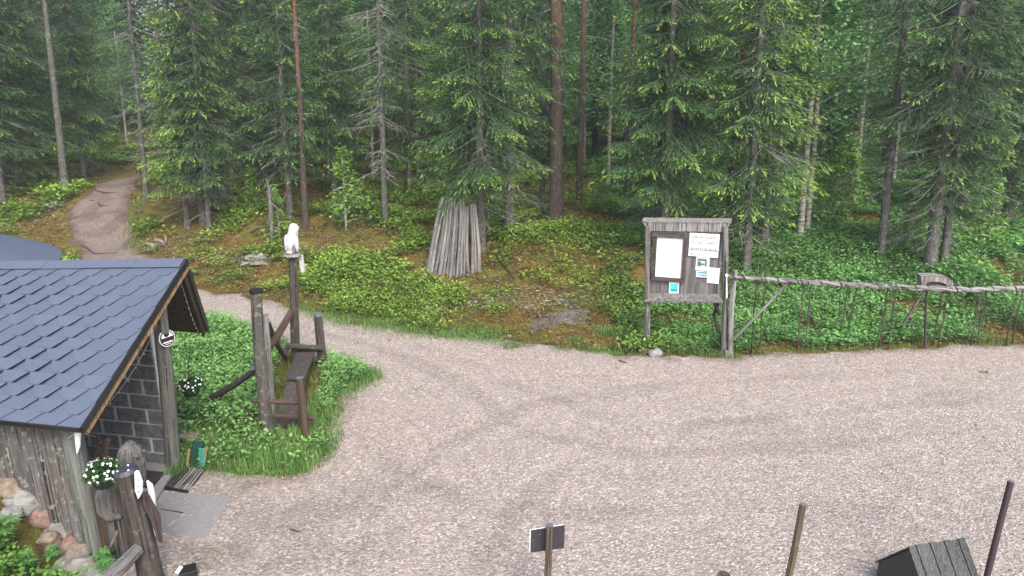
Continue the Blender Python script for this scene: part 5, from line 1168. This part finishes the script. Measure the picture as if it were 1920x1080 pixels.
# ------------------------------------------------------------------ foreground poles, sign back, dark roofed box
def pole(ub, vb, ut, vt, r_, mat, lab, name="marker_pole"):
    b = P(ub, vb); tp = V(ut, vt, b.y); m = MB(); m.log(Vector((b.x, b.y, -.1)), tp, r_ * 1.05, r_, seg=14, wob=.02, bend=.004, capmi=1); o = m.build(name, [mat, M_cut], None, b); return tag(o, lab, "pole", "poles along the near side of the yard")
pole(1462, 1150, 1506, 945, .030, M_pole, 'brown wooden pole between the small sign and the dark roofed box')
pole(1832, 1155, 1896, 902, .026, M_maroon, 'thin purple-brown pole standing right behind the dark roofed box')
b = P(1023, 1150); tp = V(1030.5, 984, b.y); t = thing("small_sign", "small dark sign seen from behind on a round wooden pole", "sign", (b.x, b.y, 0))
m = MB(); m.log(Vector((b.x, b.y, -.1)), tp, .033, .031, seg=16, wob=.02, bend=.003, capmi=1); m.build("pole", [M_pole, M_cut], t)
Yp = b.y + .045
q = [V(996.5, 996, Yp - .05), V(1059, 986, Yp + .09), V(1057.5, 1028, Yp + .09), V(995.5, 1036.5, Yp - .05)]
m = MB(); m.prism(q, Vector((-.0045, .016, 0))); pl_ = m.build("sign_plate", M_signback, t, bevel=.002)
nrm = (q[1] - q[0]).cross(q[3] - q[0]).normalized(); nrm = nrm if nrm.y < 0 else -nrm
m = MB(); m.prism([a - nrm * .017 for a in (q[0] + Vector((-.007, 0, .004)), q[1] + Vector((.001, 0, .004)), q[2] + Vector((.001, 0, 0)), q[3] + Vector((-.007, 0, 0)))], -nrm * .004); m.build("white_face", M_white, t)
m = MB()
for (u, v) in ((1012, 1002), (1000.5, 1012), (1000.5, 1025)): m.blob(OP(u, v, q[0], nrm) + nrm * .003, (.006, .004, .006), 8, 5, amp=0)
m.build("screws", M_greyl, pl_)
kA, kB = P(1703, 1028, .62), P(1808, 1013, .62); kd_ = (kB - kA).normalized(); kp = Vector((kd_.y, -kd_.x, 0))
t = thing("roofed_box", "low dark box with a black boarded gable roof at the bottom edge", "roofed box", ((kA.x + kB.x) / 2, (kA.y + kB.y) / 2, 0))
for sg in (1, -1):
    m = MB(); nb = 8
    for i in range(nb):
        a = kA.lerp(kB, (i + .03) / nb) + UP * (.012 * (i % 2)); b_ = kA.lerp(kB, (i + .97) / nb) + UP * (.012 * (i % 2)); dv = kp * sg * .36 - UP * .42; m.prism([a, b_, b_ + dv, a + dv], UP * .018)
    m.build("roof_boards", M_blackboard, t, bevel=.002)
for e, s_ in ((kA, -1), (kB, 1)):
    e = e - kd_ * s_ * .02; m = MB(); m.prism([e - UP * .012, e + kp * .335 - UP * .40, e + kp * .335 - UP * .6, e - kp * .335 - UP * .6, e - kp * .335 - UP * .40], -kd_ * s_ * .02); m.build("end_panel", M_blackboard, t)
for s_ in (1, -1):
    m = MB(); m.box((kA + kB) / 2 + kp * s_ * .31 - UP * .51, ((kB - kA).length - .06, .02, .18), kd_, kp, UP); m.build("side_panel", M_blackboard, t)
g = P(1357, 1090, .2); m = MB(); m.log(Vector((g.x, g.y, -.05)), P(1357, 1079, .3), .06, .06, wob=.05); small("short_stump_post", "top of a dark low post just showing at the bottom edge", "post", m, M_dark, g)
g = P(345, 1085); t = thing("ground_spotlight", "small dark box lamp with a pale strip at the bottom edge", "lamp", tuple(g))
m = MB(); m.box(V(345, 1074, g.y) + Vector((.04, 0, .0)), (.16, .14, .10), Vector((.9, .43, 0)), Vector((-.43, .9, 0)), UP); m.build("housing", M_black, t, bevel=.008)
m = MB(); m.beam(V(331, 1075, g.y - .08), V(340, 1062, g.y - .02), .035, .012); m.build("pale_strip", M_white, t)
for (u, v, du, dv, lab) in ((545, 993, 18, 5, 'small brown stick lying on the gravel right of the slabs'), (1160, 676, 16, 4, 'dark stick on the gravel left of the board'), ):
    a = P(u, v, .02); b_ = P(u + du, v + dv, .02); m = MB(); m.log(a, b_, .012, .009, seg=6); small("stick", lab, "stick", m, M_brown, a)
# bent driftwood stump pieces on the bank
for (u, v, lab) in ((290, 470, 'pale twisted root on the bank above the shingle roof'), (308, 462, 'smaller pale root stub right of the twisted root above the roof')):
    g = G(u, v); m = MB(); m.path([g, g + Vector((-.05, 0, .15)), g + Vector((-.2, 0, .2)), g + Vector((-.32, .05, .08))], [.05, .04, .03, .015], 7); m.path([g, g + Vector((.08, 0, .2)), g + Vector((.05, 0, .34))], [.04, .03, .01], 7); small("twisted_root", lab, "root", m, M_greyl, g)
m = bpy.data.materials.new("haze_air"); m.use_nodes = True; n = m.node_tree; n.nodes.remove(n.nodes["Principled BSDF"])
pv = n.nodes.new("ShaderNodeVolumePrincipled"); pv.inputs["Color"].default_value = (.84, .95, .93, 1); pv.inputs["Density"].default_value = .0019; pv.inputs["Anisotropy"].default_value = .2  # thin tinted haze volume, added to lift the dark forest depth
n.links.new(pv.outputs[0], n.nodes["Material Output"].inputs["Volume"])
mb = MB(); mb.box((0, 60, 8.5), (322, 402, 22)); o = mb.build("haze", m, None, (0, 60, 8.5)); tag(o, "thin pale haze added to lighten the depth of the forest", "haze", kind="stuff")
print("objects", len(bpy.data.objects), "verts", sum(len(m.vertices) for m in bpy.data.meshes))
